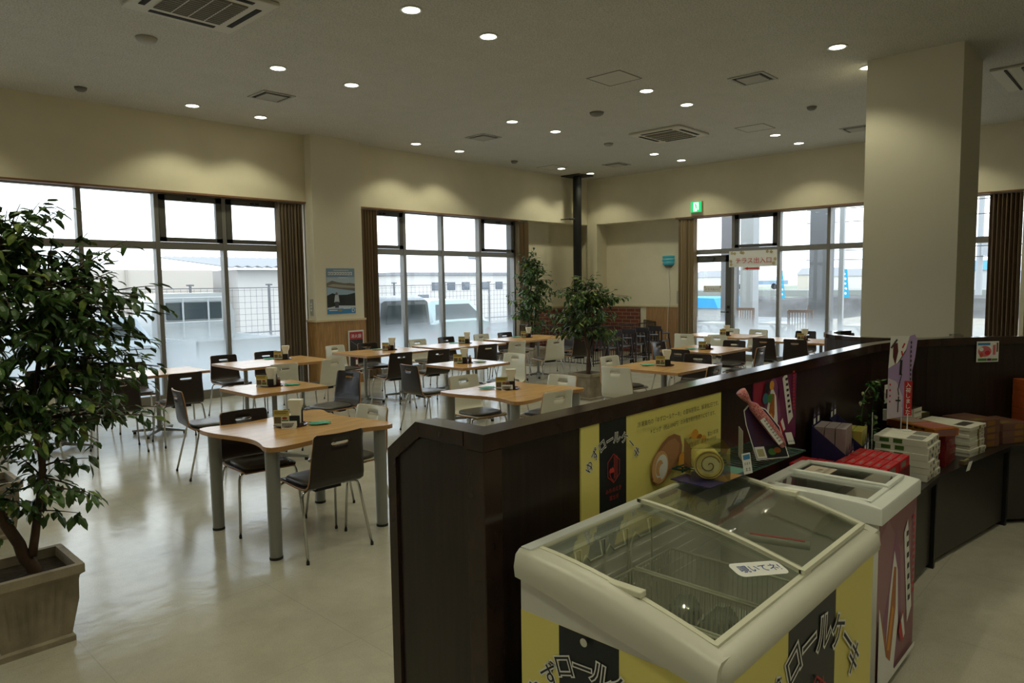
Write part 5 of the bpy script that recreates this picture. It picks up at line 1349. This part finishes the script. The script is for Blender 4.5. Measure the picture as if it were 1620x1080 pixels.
# brown boxes in two columns
G = 'brown boxes with gold seal, in two stacks'; o0 = None
for i, (cx, cy, n) in enumerate(((5.43, .96, 4), (5.70, .84, 3))):
    for k in range(n):
        lab = '%s brown gold-sealed box of the %s stack' % (['lowest', 'second', 'third', 'topmost'][k] if not (i == 1 and k == 2) else 'topmost', 'left' if i == 0 else 'right')
        p = (cx, cy, CH_+.0005+k*.0455)
        if o0 is None: o0 = carton('brown_box', 'box', lab, G, p, (.22, .24, .045), -.42, M('carton_brown', (.16, .075, .05), .35), (('f', .45, .15, .78, .85, M('gold_seal', (.25, .12, .03), .3)), ('f', 0, .93, 1, 1, M('carton_mauve')), ('t', .05, .05, .95, .95, M('carton_brown_lid', (.14, .07, .05), .3)), ('t', .1, .1, .5, .3, gold_b)))
        else: dup(o0, p, (-.42 if i == 0 else -.55)+rnd.uniform(-.02, .02), lab, G)
t = carton('clear_lid_box', 'box', 'flat olive box with clear lid at the back of the brown stacks', None, (5.27, 1.255, CH_+.0005), (.20, .09, .20), -.3, M('carton_olive_dark', (.10, .085, .045), .4), (('t', .3, .1, .9, .6, M('ink_cream', (.5, .45, .25), .5)),))
# tall orange stack at the right edge
G = 'orange boxes in a tall stack at the right edge'; o0 = None
for k in range(10):
    lab = '%s orange box of the tall stack at the right edge' % ['lowest', 'second', 'third', 'fourth', 'fifth', 'sixth', 'seventh', 'eighth', 'ninth', 'topmost'][k]
    p = (5.955, .69, CH_+.0005+k*.0395)
    if o0 is None: o0 = carton('orange_box', 'box', lab, G, p, (.17, .18, .039), -.85, M('carton_rust', (.36, .08, .02), .4), (('f', 0, .9, 1, 1, M('carton_rust_dark', (.10, .02, .008), .5)), ('t', .1, .1, .9, .9, M('carton_rust_lid', (.30, .08, .02), .4))))
    else: dup(o0, p, -.85+rnd.uniform(-.015, .015), lab, G)
# white price tag clip on the counter edge
t = thing('price_tag_clip', 'white hanging tag with a gold clip on the counter edge', 'price tag', (4.80, .865, CH_+.001), -.2)
sh = Sheet((-.022, -.012, -.035), (1, 0, 0), (-.0, -.25, 1), .048, .062, .001, M('bright_paper', (.92, .92, .95), .6)); sh.obj('tag_card', t)
mb = MB(); mb.tube([(-.02, 0, .025), (-.01, -.008, .036), (.012, -.008, .036), (.02, 0, .025)], .006, M('gold_clip', (.5, .42, .22), .3, .8)); mb.box((-.018, .0, .0), (.018, .03, .022), M('gold_clip')); mb.obj('clip', t)
# banners and ivy
lil = M('ink_lilac', (.42, .31, .58), .5); lilp = M('ink_lilac_pale', (.64, .56, .70), .5)
def stand_sheet(name, lab, cat, c, w, h, face_deg, base, sh_=.30):
    fd = math.radians(face_deg); n_ = Vector((math.cos(fd), math.sin(fd), 0)); u = Vector((-n_.y, n_.x, 0))
    t = thing(name, lab, cat, (c[0], c[1], c[2]))
    mb = MB(); mb.tube([(0, 0, -.0), (0, 0, sh_)], .003, white_m, 6); mb.cyl((0, 0), .025, 0, .005, white_m, 14); mb.obj('wire_stand', t)
    z0 = .09; return t, Sheet(-u*(w/2)+Vector((0, 0, z0)), u, (0, 0, 1), w, h, .003, base)
t, sh = stand_sheet('lilac_banner', 'tall lilac and white grape banner standing behind the boxes', 'banner', (4.60, 1.165, CH_), .17, .47, 215, None)
sh.o.z = .235
t.scale = (.95, .95, 1.13)
sh.poly([(.0, 0), (.125, .02), (.14, .12), (.14, .26), (.155, .33), (.165, .42), (.15, .45), (.12, .44), (.10, .36), (.06, .30), (.0, .27)], lil)
sh.poly([(.0, 0), (.08, .012), (.09, .12), (.05, .2), (0, .22)], lilp).poly([(.0, .27), (.055, .30), (.10, .37), (.12, .44), (.01, .44)], w_ink)
sh.line([(.075, .31), (.072, .24)], .014, blk).line([(.08, .24), (.06, .16), (.065, .13)], .005, blk).line([(.05, .10), (.075, .10)], .008, blk).line([(.065, .12), (.062, .04)], .006, blk)
sh.poly([(.025, .40), (.05, .405), (.055, .36), (.04, .29), (.025, .33)], M('ink_maroon')).line([(.015, .38), (.045, .42)], .01, M('ink_sumi')).line([(.09, .40), (.08, .38)], .008, red_ink).line([(.075, .36), (.08, .34)], .008, red_ink)
for k in range(9): sh.rect(.125, .40-k*.024, .133, .414-k*.024, M('ink_sumi'))
for k in range(4): sh.rect(.008, .18-k*.03, .016, .19-k*.03, red_ink)
sh.obj('printed_board', t)
t, sh = stand_sheet('grape_card', 'narrow white card with dark grapes standing in the ivy', 'card', (4.535, 1.305, .535), .088, .30, 225, paper)
sh.o.z = .235
sh.ell(.03, .235, .016, .022, M('ink_navy_black'), -.4).ell(.035, .155, .02, .02, gn).ell(.035, .155, .017, .017, paper).ell(.035, .155, .012, .006, blk).ell(.045, .085, .030, .034, M('ink_purple_dark', (.05, .025, .04), .5)).ell(.035, .105, .018, .022, M('ink_purple_dark')).line([(.073, .27), (.073, .17)], .008, M('ink_grey'))
for k in range(5): sh.rect(.045, .25-k*.012, .056, .257-k*.012, M('ink_grey'))
sh.obj('printed_board', t); bpy.data.objects.remove(t.children[0]); mb = MB(); mb.tube([(0, 0, 0), (0, 0, .24)], .0035, white_m, 6); mb.cyl((0, 0), .03, 0, .005, white_m, 14); mb.obj('wire_stand', t)
t, sh = stand_sheet('red_banner_strip', 'narrow red strip with white lettering leaning before the lilac banner', 'banner', (4.47, 1.10, CH_+.226), .042, .20, 215, M('strip_red', (.50, .02, .03), .4), .10)
sh.o.z = .085
for i, ch in enumerate('入荷しました'): sh.text(ch, .021, .182-i*.031, .030, paper, 0, .012, paper, center=True)
sh.obj('printed_strip', t)
t = thing('ivy_garland', 'green artificial ivy garland hanging around the grape card', 'ivy', (4.53, 1.335, .62))
mb = MB(); r_ = random.Random(4); lvm = [M('ivy_green', (.03, .12, .025), .45), M('ivy_light', (.10, .22, .03), .45), M('ivy_cream', (.30, .32, .18), .5)]; path = [(-.07, 0, .06), (-.10, .0, .2), (-.05, 0, .34), (.03, -.02, .40), (.10, -.02, .37), (.10, 0, .22), (.07, -.02, .06), (.0, -.0, .0), (-.12, .02, .02)]
st = MB(); st.tube([Vector(p) for p in path], .003, lvm[0], 5); st.obj('stem', t)
for i in range(len(path)-1):
    for k in range(15):
        p = Vector(path[i]).lerp(Vector(path[i+1]), r_.random())+Vector((r_.uniform(-.035, .035), r_.uniform(-.03, .02), r_.uniform(-.03, .03)))
        leaf(mb, p, Vector((r_.uniform(-1, 1), r_.uniform(-1, .5), r_.uniform(-1, .6))), r_.uniform(.03, .05), lvm[0 if r_.random() < .7 else (1 if r_.random() < .7 else 2)], r_)
mb.obj('foliage', t)

# ------------------------------------------------------------------ things on the freezer's back rim
t = thing('green_wire_rack', 'dark green coated wire rack at the back corner of the big freezer', 'wire rack', (2.60, 1.235, .93), math.radians(-3))
gw = M('green_wire', (.01, .05, .035), .4); mb = MB()
for i in range(22): x = -.27+i*.0285; mb.tube([(x, -.115, 0), (x, .115, 0)], .0022, gw, 5)
mb.tube([(-.28, -.118, 0), (.34, -.118, 0), (.34, .118, 0), (-.28, .118, 0)], .0035, gw, 6, closed=True); mb.obj('wire_shelf', t)
mb = MB()
for x in (-.24, .3): mb.tube([(x, .1, 0), (x, .1, -.02)], .004, gw, 6)
mb.obj('support', t)
sh = Sheet((2.17, 1.13, .936), (1, -.06, 0), (.06, 1, 0), .30, .16, .003, M('tray_indigo', (.035, .028, .11), .4)); sh.rect(.10, .0, .22, .05, M('ink_amber', (.34, .18, .03), .5)).rect(.22, .02, .30, .12, M('tray_mint', (.10, .25, .2), .4))
tag(sh.obj('display_mat'), 'indigo and orange mat under the sample cake', 'mat')
t = thing('sample_cake_case', 'clear box with a sliced yellow swiss roll, in front of the yellow board', 'display case', (2.285, 1.205, .9385), math.radians(-52)); t.scale = (1.1, 1.1, 1.08)
cm = glass_mat('acrylic_case', (.90, .92, .88), 1.5); mb = MB()
for a, b in (((-.062, -.07, 0), (-.060, .07, .112)), ((.060, -.07, 0), (.062, .07, .112)), ((-.062, .068, 0), (.062, .07, .112)), ((-.062, -.07, 0), (.062, -.068, .112)), ((-.062, -.07, .110), (.062, .07, .112))): mb.box(a, b, cm)
mb.obj('acrylic_box', t)
cy = M('cake_yellow', (.80, .62, .16), .6, var=.25, vscale=30); ccr = M('cake_cream', (.82, .72, .38), .6); cbr = M('cake_brown_line', (.22, .10, .02), .6)
mb = MB(); pr = [(.047*math.cos(a_*PI/12), .050+.047*math.sin(a_*PI/12)) for a_ in range(24)]; pr = [(x, max(.004, z)) for x, z in pr]
mb.loft([[(x, -.045, z) for x, z in pr], [(x, .06, z) for x, z in pr]], cy)
mb.obj('roll_cake', t, smooth=False)
sh = Sheet((-.05, -.0455, 0), (1, 0, 0), (0, 0, 1), .1, .1, .001, None, .0003)
sh.ell(.05, .050, .043, .043, cbr, 0, 28).ell(.05, .050, .040, .040, cy).ell(.052, .05, .030, .030, ccr)
sp_ = [(.05+.034*(1-k/26)*math.cos(.3+k*.36), .05+.034*(1-k/26)*math.sin(.3+k*.36)) for k in range(24)]; sh.line(sp_, .0035, cbr); sh.obj('spiral_slice_face', t)
sh = Sheet((2.40, 1.115, .936), (1, -.25, 0), (.0, .15, 1), .045, .075, .002, paper); sh.rect(.004, .052, .041, .07, M('ink_blue')); dashes(sh, .006, .034, .034, .010, blk, 1); dashes(sh, .006, .012, .034, .014, blk, 1)
tag(sh.obj('price_card'), 'small white price card with blue header between cake and standee', 'price card')
# purple standee with the red wrapped sweet
t = thing('purple_standee', 'slanting purple card standee propped on the wire rack', 'standee', (2.66, 1.20, .936))
u_ = Vector((.86, -.50, 0)); v_ = Vector((-.24, .22, 1.0))
sh = Sheet((-.035, -.03, 0), u_, v_, .17, .26, .004, None)
sh.poly([(0, 0), (.15, 0), (.15, .13), (.11, .21), (.05, .24), (.01, .21), (0, .15)], paper).poly([(.004, .004), (.146, .004), (.146, .128), (.107, .205), (.05, .233), (.013, .205), (.004, .15)], M('card_dark_purple', (.055, .022, .075), .4)).rect(.006, .006, .05, .055, w_ink).rect(.014, .014, .042, .045, M('ink_cream')).rect(.055, .006, .144, .055, navy).ell(.08, .03, .018, .014, M('ink_green')).ell(.105, .035, .016, .012, ora)
for k in range(8): sh.rect(.02+.002*k, .07+k*.014, .055+.002*k, .074+k*.014, M('ink_maroon'))
sh.obj('printed_card', t)
mb = MB(); mb.cbox((-.05, .03, .06), (.10, .002, .12), M('card_white_back', (.35, .36, .36), .5), R=Matrix.Rotation(.6, 3, 'Z')); mb.obj('prop', t)
t = thing('wrapped_sweet_bar', 'red and white wrapped sweet bar with twisted end fixed on the purple standee', 'sweet', (2.66, 1.20, .936))
n_ = u_.normalized().cross(v_.normalized()); P = lambda a, b, d: Vector((-.035, -.03, 0))+u_.normalized()*a+v_.normalized()*b+n_*d
pts_ = [P(.125, .055, .022), P(.110, .09, .026), P(.075, .165, .026), P(.045, .225, .024), P(.035, .243, .02), P(.022, .268, .02), P(.012, .29, .02)]
mb = MB(); redw = M('foil_red', (.70, .40, .40), .3, col2=(.42, .008, .015), vscale=260)
mb.tube(pts_, [.012, .020, .021, .019, .007, .017, .020], redw, 12); mb.obj('foil_wrapper', t, smooth=True)
sh = Sheet(P(.112, .075, .0475), (v_.normalized()*.14-u_.normalized()*.065), -(u_.normalized()*.14+v_.normalized()*.065), .13, .022, .001, w_ink); 
dashes(sh, .008, .003, .115, .014, M('ink_maroon'), 1); sh.obj('paper_label', t)
sh = Sheet((.10, -.10, .05), u_, v_, .03, .05, .001, paper); dashes(sh, .003, .01, .025, .008, blk, 1); sh.obj('tag_label', t)

# ================================================================== OUTSIDE
asph = M('asphalt_grey', (.24, .25, .26), .9, var=.2, vscale=2); deck_m = M('terrace_paving', (.30, .27, .22), .85, var=.2, vscale=3)
g = struct('ground_car_park', MB().box((-30, 10.76, -.45), (60, 90, -.25), asph))
g = struct('ground_terrace', MB().box((14.22, -30, -.25), (60, 10.75, -.12), deck_m))
g = struct('ground_field', MB().box((60.0, -60, -.6), (260, 90, -.3), M('pale_field', (.22, .26, .20), .95, var=.3, vscale=.2)))
carw = M('car_white', (.55, .58, .60), .25); carg = M('car_silver', (.32, .38, .42), .25, .3); carglass = M('car_glass', (.06, .08, .09), .08); tyre = M('tyre', (.02, .02, .02), .8); lamp_r = M('tail_lamp', (.4, .03, .03), .3)
def car(name, lab, x, y, rz, W, L, H, prof, paint, belt=.85, z0=-.25, cat='car'):
    """prof: (along, low, high, half width scale) stations from the rear (nearest) to the nose"""
    t = thing(name, lab, cat, (x, y, z0), rz)
    def ringf(s, zl, zh, hw, tum):
        zb = min(zh, belt)
        return [(-hw*.86, s, zl), (hw*.86, s, zl), (hw, s, zl+.18), (hw, s, zb), (hw*tum, s, zh-.04 if zh > zb else zb), (hw*tum*.86, s, zh), (-hw*tum*.86, s, zh), (-hw*tum, s, zh-.04 if zh > zb else zb), (-hw, s, zb), (-hw, s, zl+.18)]
    mb = MB(); mb.loft([ringf(s, zl, zh, W/2*k, tm) for s, zl, zh, k, tm in prof], paint); auto(mb.obj('body', t), 30)
    cab = [p for p in prof if p[2] > belt+.2]
    if cab:
        mb = MB()
        s0, s1 = cab[0][0], cab[-1][0]; hi = cab[0][2]; tm = cab[0][4]; hw = W/2*cab[0][3]
        for sx in (-1, 1):
            mb.add([(sx*(hw+.006), s0+.1, belt+.03), (sx*(hw+.006), s1-.15, belt+.03), (sx*(hw*tm+.012), s1-.30, hi-.13), (sx*(hw*tm+.012), s0+.15, hi-.13)], [(0, 1, 2, 3)], carglass)
        mb.obj('side_window', t)
        p, q = prof[0], cab[0]
        mb = MB(); dy = q[0]-p[0]; 
        j_ = prof.index(q); yb_ = (prof[j_-1][0] if j_ else q[0]-.05)-.004; yb_ = yb_+(q[0]-yb_)*.06
        mb.add([(-hw*.82, yb_-.02, belt+.10), (hw*.82, yb_-.02, belt+.10), (hw*tm*.80, q[0]-.075, hi-.10), (-hw*tm*.80, q[0]-.075, hi-.10)], [(0, 1, 2, 3)], carglass); mb.obj('rear_window', t, solid=.008)
    for sx in (-1, 1):
        for yy in (L*.18, L*.80):
            mb = MB(); vs = []
            mb.tube([(sx*(W/2-.16), yy, .28), (sx*(W/2+.005), yy, .28)], .28, tyre, 18); mb.obj('wheel', t)
        MB().box((sx*W/2*.93-.04, -.02, .62), (sx*W/2*.93+.04, .03, .80), lamp_r).obj('tail_lamp', t)
    return t
# kei truck seen from behind
t = thing('small_truck', 'small white flatbed truck seen from behind through the left window', 'truck', (5.80, 12.1, -.25)); t.scale = (1.12, 1, 1.02)
mb = MB(); hw = .72
mb.loft([[(-hw, 1.95, .35), (hw, 1.95, .35), (hw, 1.95, 1.35), (hw*.86, 1.98, 1.70), (hw*.72, 1.98, 1.75), (-hw*.72, 1.98, 1.75), (-hw*.86, 1.98, 1.70), (-hw, 1.95, 1.35)],
         [(-hw, 3.05, .35), (hw, 3.05, .35), (hw, 3.05, 1.2), (hw*.86, 2.85, 1.70), (hw*.72, 2.75, 1.75), (-hw*.72, 2.75, 1.75), (-hw*.86, 2.85, 1.70), (-hw, 3.05, 1.2)]], carw); auto(mb.obj('cab', t), 30)
MB().box((-.48, 1.93, 1.25), (.48, 1.955, 1.58), carglass).obj('rear_window', t, bevel=.03)
mb = MB()
for x in (-.6, -.22, .22, .6): mb.tube([(x, 1.88, .75), (x, 1.88, 1.66)], .016, carw, 6)
mb.tube([(-.6, 1.88, 1.66), (.6, 1.88, 1.66)], .018, carw, 6); mb.tube([(-.6, 1.88, 1.2), (.6, 1.88, 1.2)], .014, carw, 6); mb.obj('guard_frame', t)
mb = MB(); mb.box((-.71, 0, .60), (.71, 1.85, .66), carw); mb.box((-.71, 0, .66), (-.68, 1.85, .95), carw); mb.box((.68, 0, .66), (.71, 1.85, .95), carw); mb.box((-.71, 0, .66), (.71, .03, .95), carw); mb.obj('cargo_bed', t)
mb = MB(); mb.tube([(-.74, 2.7, 1.1), (-.92, 2.6, 1.15)], .012, black_m, 6); mb.cbox((-.93, 2.6, 1.12), (.12, .05, .22), carg); mb.obj('side_mirror', t)
for sx in (-1, 1):
    for yy in (.55, 2.5): mb = MB(); mb.tube([(sx*.56, yy, .27), (sx*.70, yy, .27)], .27, tyre, 18); mb.obj('wheel', t)
car('parked_car', 'pale rounded car behind the ficus, left of the small truck', 3.75, 12.3, math.radians(4), 1.66, 4.1, 1.45, [(0, .35, .95, .92, .9), (.12, .25, 1.0, 1, .9), (.35, .25, 1.42, 1, .66), (1.3, .25, 1.47, 1, .68), (2.2, .25, 1.40, 1, .66), (3.0, .25, .95, 1, .9), (3.9, .25, .85, .95, .9), (4.1, .3, .6, .85, .9)], carg, .86)
car('parked_car', 'dark-windowed tall van at the left edge of the second window', 9.55, 12.2, 0, 1.48, 3.4, 1.75, [(0, .35, 1.55, .95, .9), (.08, .25, 1.60, 1, .88), (.3, .25, 1.66, 1, .86), (2.4, .25, 1.62, 1, .84), (3.0, .25, 1.0, 1, .9), (3.4, .3, .8, .9, .9)], M('car_grey', (.20, .22, .25), .3, .2), .95)
car('parked_car', 'pale blue-white wagon in the middle of the second window', 11.6, 12.6, math.radians(-3), 1.78, 4.5, 1.55, [(0, .35, 1.0, .95, .9), (.1, .25, 1.05, 1, .9), (.45, .25, 1.50, 1, .74), (2.6, .25, 1.53, 1, .74), (3.4, .25, 1.0, 1, .9), (4.3, .25, .88, .95, .9), (4.5, .3, .6, .85, .9)], M('car_pale_blue', (.40, .52, .56), .25, .1), .95)
# mesh fence with dark posts
fm = M('fence_grey', (.16, .16, .17), .6)
t = thing('mesh_fence', 'grey wire mesh fence with posts across the car park', 'fence')
for x in [1.0+2.05*i for i in range(16)]:
    mb = MB(); mb.tube([(x, 17.5, -.25), (x, 17.5, 1.72)], .03, fm, 6); mb.tube([(x-.09, 17.5, 1.70), (x+.09, 17.5, 1.70)], .02, fm, 5); mb.obj('post', t)
mb = MB(); x0_, x1_ = 1.0, 31.7
for k in range(int((x1_-x0_)/.16)): x = x0_+k*.16; mb.box((x-.003, 17.5, -.2), (x+.003, 17.506, 1.6), fm)
for k in range(12): z = -.15+k*.155; mb.box((x0_, 17.49, z-.004), (x1_, 17.496, z+.004), fm)
for z in (.45, 1.62): mb.tube([(x0_, 17.5, z), (x1_, 17.5, z)], .012, fm, 5)
mb.obj('wire_mesh', t)
# buildings behind the car park
bw = M('warehouse_wall', (.55, .50, .44), .8); bw2 = M('house_wall_white', (.62, .60, .58), .8); rfm = M('grey_roof', (.25, .26, .28), .7); wgl = M('far_window', (.12, .14, .17), .2)
t = thing('warehouse', 'long beige warehouse wall behind the mesh fence', 'building', (5.2, 22, -.25)); MB().box((-7, 0, 0), (4.5, 6, 2.43), bw).obj('wall', t)
for x in (-4, -1, 2): MB().box((x-.03, -.05, 0), (x+.03, 0, 2.43), M('pier_beige', (.42, .38, .33), .8)).obj('pier', t)
t = thing('shed', 'pale shed with a corrugated grey roof right of the small truck', 'building', (11.6, 22, -.25)); MB().box((-1.1, 0, 0), (3, 5, 2.45), bw2).obj('wall', t)
mb = MB(); n = 30; vs = []
for i in range(n+1):
    x = -1.5+5*i/n; z = 2.5+.06*(i % 2); vs += [(x, -.5, z), (x, 5.2, z+.5)]
mb.add(vs, [(2*i, 2*i+2, 2*i+3, 2*i+1) for i in range(n)], rfm); mb.obj('roof', t, solid=.03)
t = thing('station_building', 'low white building with a row of small windows behind the second window', 'building', (19.6, 24, -.25)); MB().box((-1.2, 0, 0), (9, 6, 2.30), bw2).obj('wall', t)
for i, x in enumerate((.7, 1.6, 2.5, 3.8, 4.7, 5.6)): f = MB().box((x, -.03, 1.62), (x+.48, 0, 1.98), wgl).obj('window', t, bevel=.05)
MB().box((-.1, -.03, 1.1), (.5, 0, 1.45), wgl).obj('window', t); MB().box((.12, -.03, .93), (.4, 0, 1.02), M('tail_lamp')).obj('sign_plate', t)
MB().box((-1.3, -.1, 2.3), (9.1, 6.1, 2.42), rfm).obj('roof', t)
mb = MB(); mb.tube([(4.6, 1, 2.42), (4.6, 1, 3.05), (4.3, 1, 3.15), (3.9, 1, 3.15)], .07, rfm, 8); mb.obj('roof_duct', t)
t = thing('distant_house', 'grey distant house at the left of the second window', 'building', (20.0, 34, -.25)); MB().box((-1.6, 0, 0), (1.6, 4, 2.0), M('house_grey', (.38, .40, .43), .8)).obj('wall', t)
mb = MB(); mb.loft([[(-1.8, -.2, 2.0), (1.8, -.2, 2.0), (0, -.2, 2.75)], [(-1.8, 4.2, 2.0), (1.8, 4.2, 2.0), (0, 4.2, 2.75)]], rfm); mb.obj('roof', t)
# hills
mb = MB(); n = 40; vs = []
for i in range(n+1):
    a = math.radians(-25+150*i/n); r = 330; h = 3+6*(.5+.5*math.sin(i*.8))*(.5+.5*math.sin(i*.33+1)); vs += [(r*math.cos(a), r*math.sin(a), -2), (r*math.cos(a), r*math.sin(a), h), (1.2*r*math.cos(a), 1.2*r*math.sin(a), -2)]
mb.add(vs, [f for i in range(n) for f in ((3*i, 3*i+3, 3*i+4, 3*i+1), (3*i+1, 3*i+4, 3*i+5, 3*i+2))], M('hazy_far_hills', (.50, .56, .62), .95)); h_ = struct('ground_hills', mb)  # aerial haze is put into the pale hill colour
# terrace columns, furniture, flags
colm = M('terrace_column_grey', (.16, .17, .19), .6); coll = M('terrace_column_pale', (.36, .38, .40), .6)
G = 'square columns along the terrace'
for k, (x, y, w, m, lab) in enumerate(((17.2, 8.45, .34, colm, 'grey terrace column seen through the terrace door'), (17.2, 7.93, .34, coll, 'pale grey terrace column just right of the terrace door'), (17.2, 6.15, .42, colm, 'dark terrace column right of the red arrow sign'), (17.2, 5.70, .10, coll, 'thin pale terrace post beside the free-standing pillar'))):
    t = thing('terrace_column', lab, 'column', (x, y, -.12), 0, G); MB().box((-w/2, -w/2, 0), (w/2, w/2, 4.2), m).obj('shaft', t); MB().box((-w/2-.04, -w/2-.04, 0), (w/2+.04, w/2+.04, .12), coll).obj('base', t)
tw = M('terrace_wood', (.22, .14, .10), .6); twp = M('terrace_table_white', (.55, .54, .50), .5)
def terr_chair(lab, x, y, rz):
    t = thing('terrace_chair', lab, 'chair', (x, y, -.12), rz, 'slatted wooden chairs on the terrace')
    for sx in (-1, 1):
        mb = MB(); mb.box((sx*.26-.025, -.02, 0), (sx*.26+.025, .03, .62), tw); mb.box((sx*.26-.03, -.05, .60), (sx*.26+.03, .52, .635), tw); mb.obj('front_leg', t)
        mb = MB(); mb.tube([(sx*.25, .5, 0), (sx*.25, .46, .42), (sx*.25, .58, 1.08)], .022, tw, 6); mb.obj('rear_leg', t)
    mb = MB()
    for i in range(7): mb.box((-.25, .0+i*.07, .40), (.25, .05+i*.07, .42), tw)
    mb.obj('seat', t); mb = MB()
    for i in range(9): x_ = -.22+i*.055; mb.tube([(x_, .46, .45), (x_, .575, 1.05)], .014, tw, 5)
    mb.box((-.25, .56, 1.03), (.25, .60, 1.09), tw); mb.obj('backrest', t)
    return t
c0 = terr_chair('slatted terrace chair seen through the terrace door', 16.1, 8.95, PI/2)
for x, y, rz, lab in ((15.75, 7.45, -1.2, 'slatted terrace chair below the red arrow sign'), (16.15, 6.2, 1.9, 'slatted terrace chair right of the mullion'), (18.1, 6.9, -1.8, 'slatted terrace chair before the dark column'), (16.2, 4.1, -1.4, 'slatted terrace chair next to the free-standing pillar')): dup(c0, (x, y, -.12), rz, lab)
def terr_table(lab, x, y):
    t = thing('terrace_table', lab, 'table', (x, y, -.12), 0, 'white tables on the terrace'); MB().box((-.4, -.4, .68), (.4, .4, .72), twp).obj('tabletop', t)
    for sx in (-1, 1):
        mb = MB(); mb.tube([(sx*.35, -.35, 0), (sx*.2, .2, .68)], .03, twp, 6); mb.obj('leg', t); mb = MB(); mb.tube([(sx*.35, .35, 0), (sx*.2, -.2, .68)], .03, twp, 6); mb.obj('leg', t)
    return t
t0_ = terr_table('white terrace table outside the terrace door', 16.3, 8.3)
dup(t0_, (16.9, 6.95, -.12), 0, 'white terrace table right of the red arrow sign'); dup(t0_, (16.9, 5.0, -.12), 0, 'white terrace table beside the free-standing pillar')
flag = M('flag_blue', (.02, .38, .62), .6)
for k, (x, y, z0, z1, lab) in enumerate(((22, 8.98, 1.05, 1.93, 'left blue and white advertising flag on a pole'), (22, 7.08, 1.08, 1.93, 'right blue and white advertising flag on a pole'))):
    t = thing('advertising_flag', lab, 'flag', (x, y, -.12), 0, 'blue advertising flags by the road')
    mb = MB(); mb.tube([(0, .14, 0), (0, .14, z1+.15), (0, -.02, z1+.15)], .015, white_m, 6); mb.obj('pole', t)
    sh = Sheet((-.01, .13, z0+.12), (-.05, -1, 0), (0, .10 if k == 0 else .08, 1), .15, z1-z0, .004, flag)
    for i in range(5): sh.ell(.06+.02*(i % 2), (z1-z0)*(.15+.17*i), .035, .04, paper, i)
    sh.obj('banner_cloth', t)
t = thing('tarpaulin_store', 'low store under a bright blue tarpaulin seen through the terrace door', 'shed', (30, 15.7, -.12)); MB().box((-1.5, -1.1, 0), (1.5, 1.6, .55), M('store_base', (.4, .4, .38), .7)).obj('base', t)
mb = MB(); mb.loft([[(-1.6, -1.2, .55), (1.6, -1.2, .55), (1.6, -1.0, 1.0), (-1.6, -1.0, .98)], [(-1.6, 1.7, .55), (1.6, 1.7, .55), (1.6, 1.5, 1.0), (-1.6, 1.5, 1.05)]], M('blue_tarp', (.03, .30, .62), .6)); mb.obj('tarpaulin', t)
t = thing('gravel_mound', 'long grey earth mound beyond the terrace', 'mound', (38, 16, -.3)); mb = MB(); rings = []
for i in range(22):
    y = -16+32*i/21; h = (1.05+.1*math.sin(i*1.7))*min(1, i/2, (21-i)/2+.01); rings.append([(-3, y, 0), (-1.4, y, h*.9), (0, y, h), (1.5, y, h*.85), (3.5, y, 0)])
mb.loft(rings, M('earth_grey', (.10, .10, .10), .95, var=.3, vscale=1)); mb.obj('earth', t)
t = thing('distant_truck', 'small flatbed lorry on the road beyond the mound', 'truck', (84, 37.5, .75)); MB().box((-1, 1.6, 0), (1, 3.2, 1.5), carw).obj('cab', t, bevel=.1); MB().box((-1, -3.2, .3), (1, 1.4, .8), M('truck_bed', (.2, .3, .4), .6)).obj('cargo_bed', t)
for yy in (-2.3, 2.2): mb = MB(); mb.tube([(-1, yy, .1), (-.7, yy, .1)], .35, tyre, 12); mb.obj('wheel', t)
struct('ground_road_bank', MB().box((80, -40, -.3), (92, 90, .4), M('road_bank', (.24, .25, .24), .95)))
for k, (x, y, w, h, cm_, lab) in enumerate(((130, 66, 8, 2.6, bw2, 'white distant house left of the terrace posts'), (140, 50, 7, 2.8, bw, 'beige distant house beyond the lorry'), (135, 42, 6, 2.4, bw2, 'white distant house near the right flag'), (110, 18.6, 6, 2.8, M('house_blue_roofed', (.45, .46, .48), .8), 'distant house with a blue roof right of the pillar'))):
    t = thing('distant_house', lab, 'building', (x, y, -.3)); MB().box((-3, -w/2, 0), (3, w/2, h), cm_).obj('wall', t)
    rm_ = rfm if k < 3 else M('blue_roof', (.03, .22, .42), .6); mb = MB(); mb.loft([[(-3.2, -w/2-.3, h), (3.2, -w/2-.3, h), (0, -w/2-.3, h+1.3)], [(-3.2, w/2+.3, h), (3.2, w/2+.3, h), (0, w/2+.3, h+1.3)]], rm_); mb.obj('roof', t)
t = thing('utility_pole', 'grey concrete utility pole with transformer right of the pillar', 'pole', (42.5, 7.4, -.3)); mb = MB(); mb.cyl((0, 0), .16, 0, 9, coll, 10, .11); mb.obj('shaft', t)
mb = MB(); mb.box((-.2, -.9, 6.4), (.2, .9, 6.5), colm); mb.obj('crossarm', t); mb = MB(); mb.cyl((-.3, -.35), .25, 3.0, 3.8, coll, 12); mb.obj('transformer', t)
wm_ = M('cable_black', (.05, .05, .05), .6); mb = MB()
for z in (6.0, 5.6, 4.9, 3.4, 2.9): mb.tube([(39.6, 7.0+ (k_-10)*4, z-.3+.004*((k_-10)*4)**2*.3) for k_ in range(0, 13)], .02, wm_, 4, cap=False)
tag(mb.obj('overhead_cables'), 'thin overhead cables crossing the sky beyond the terrace', 'cable')
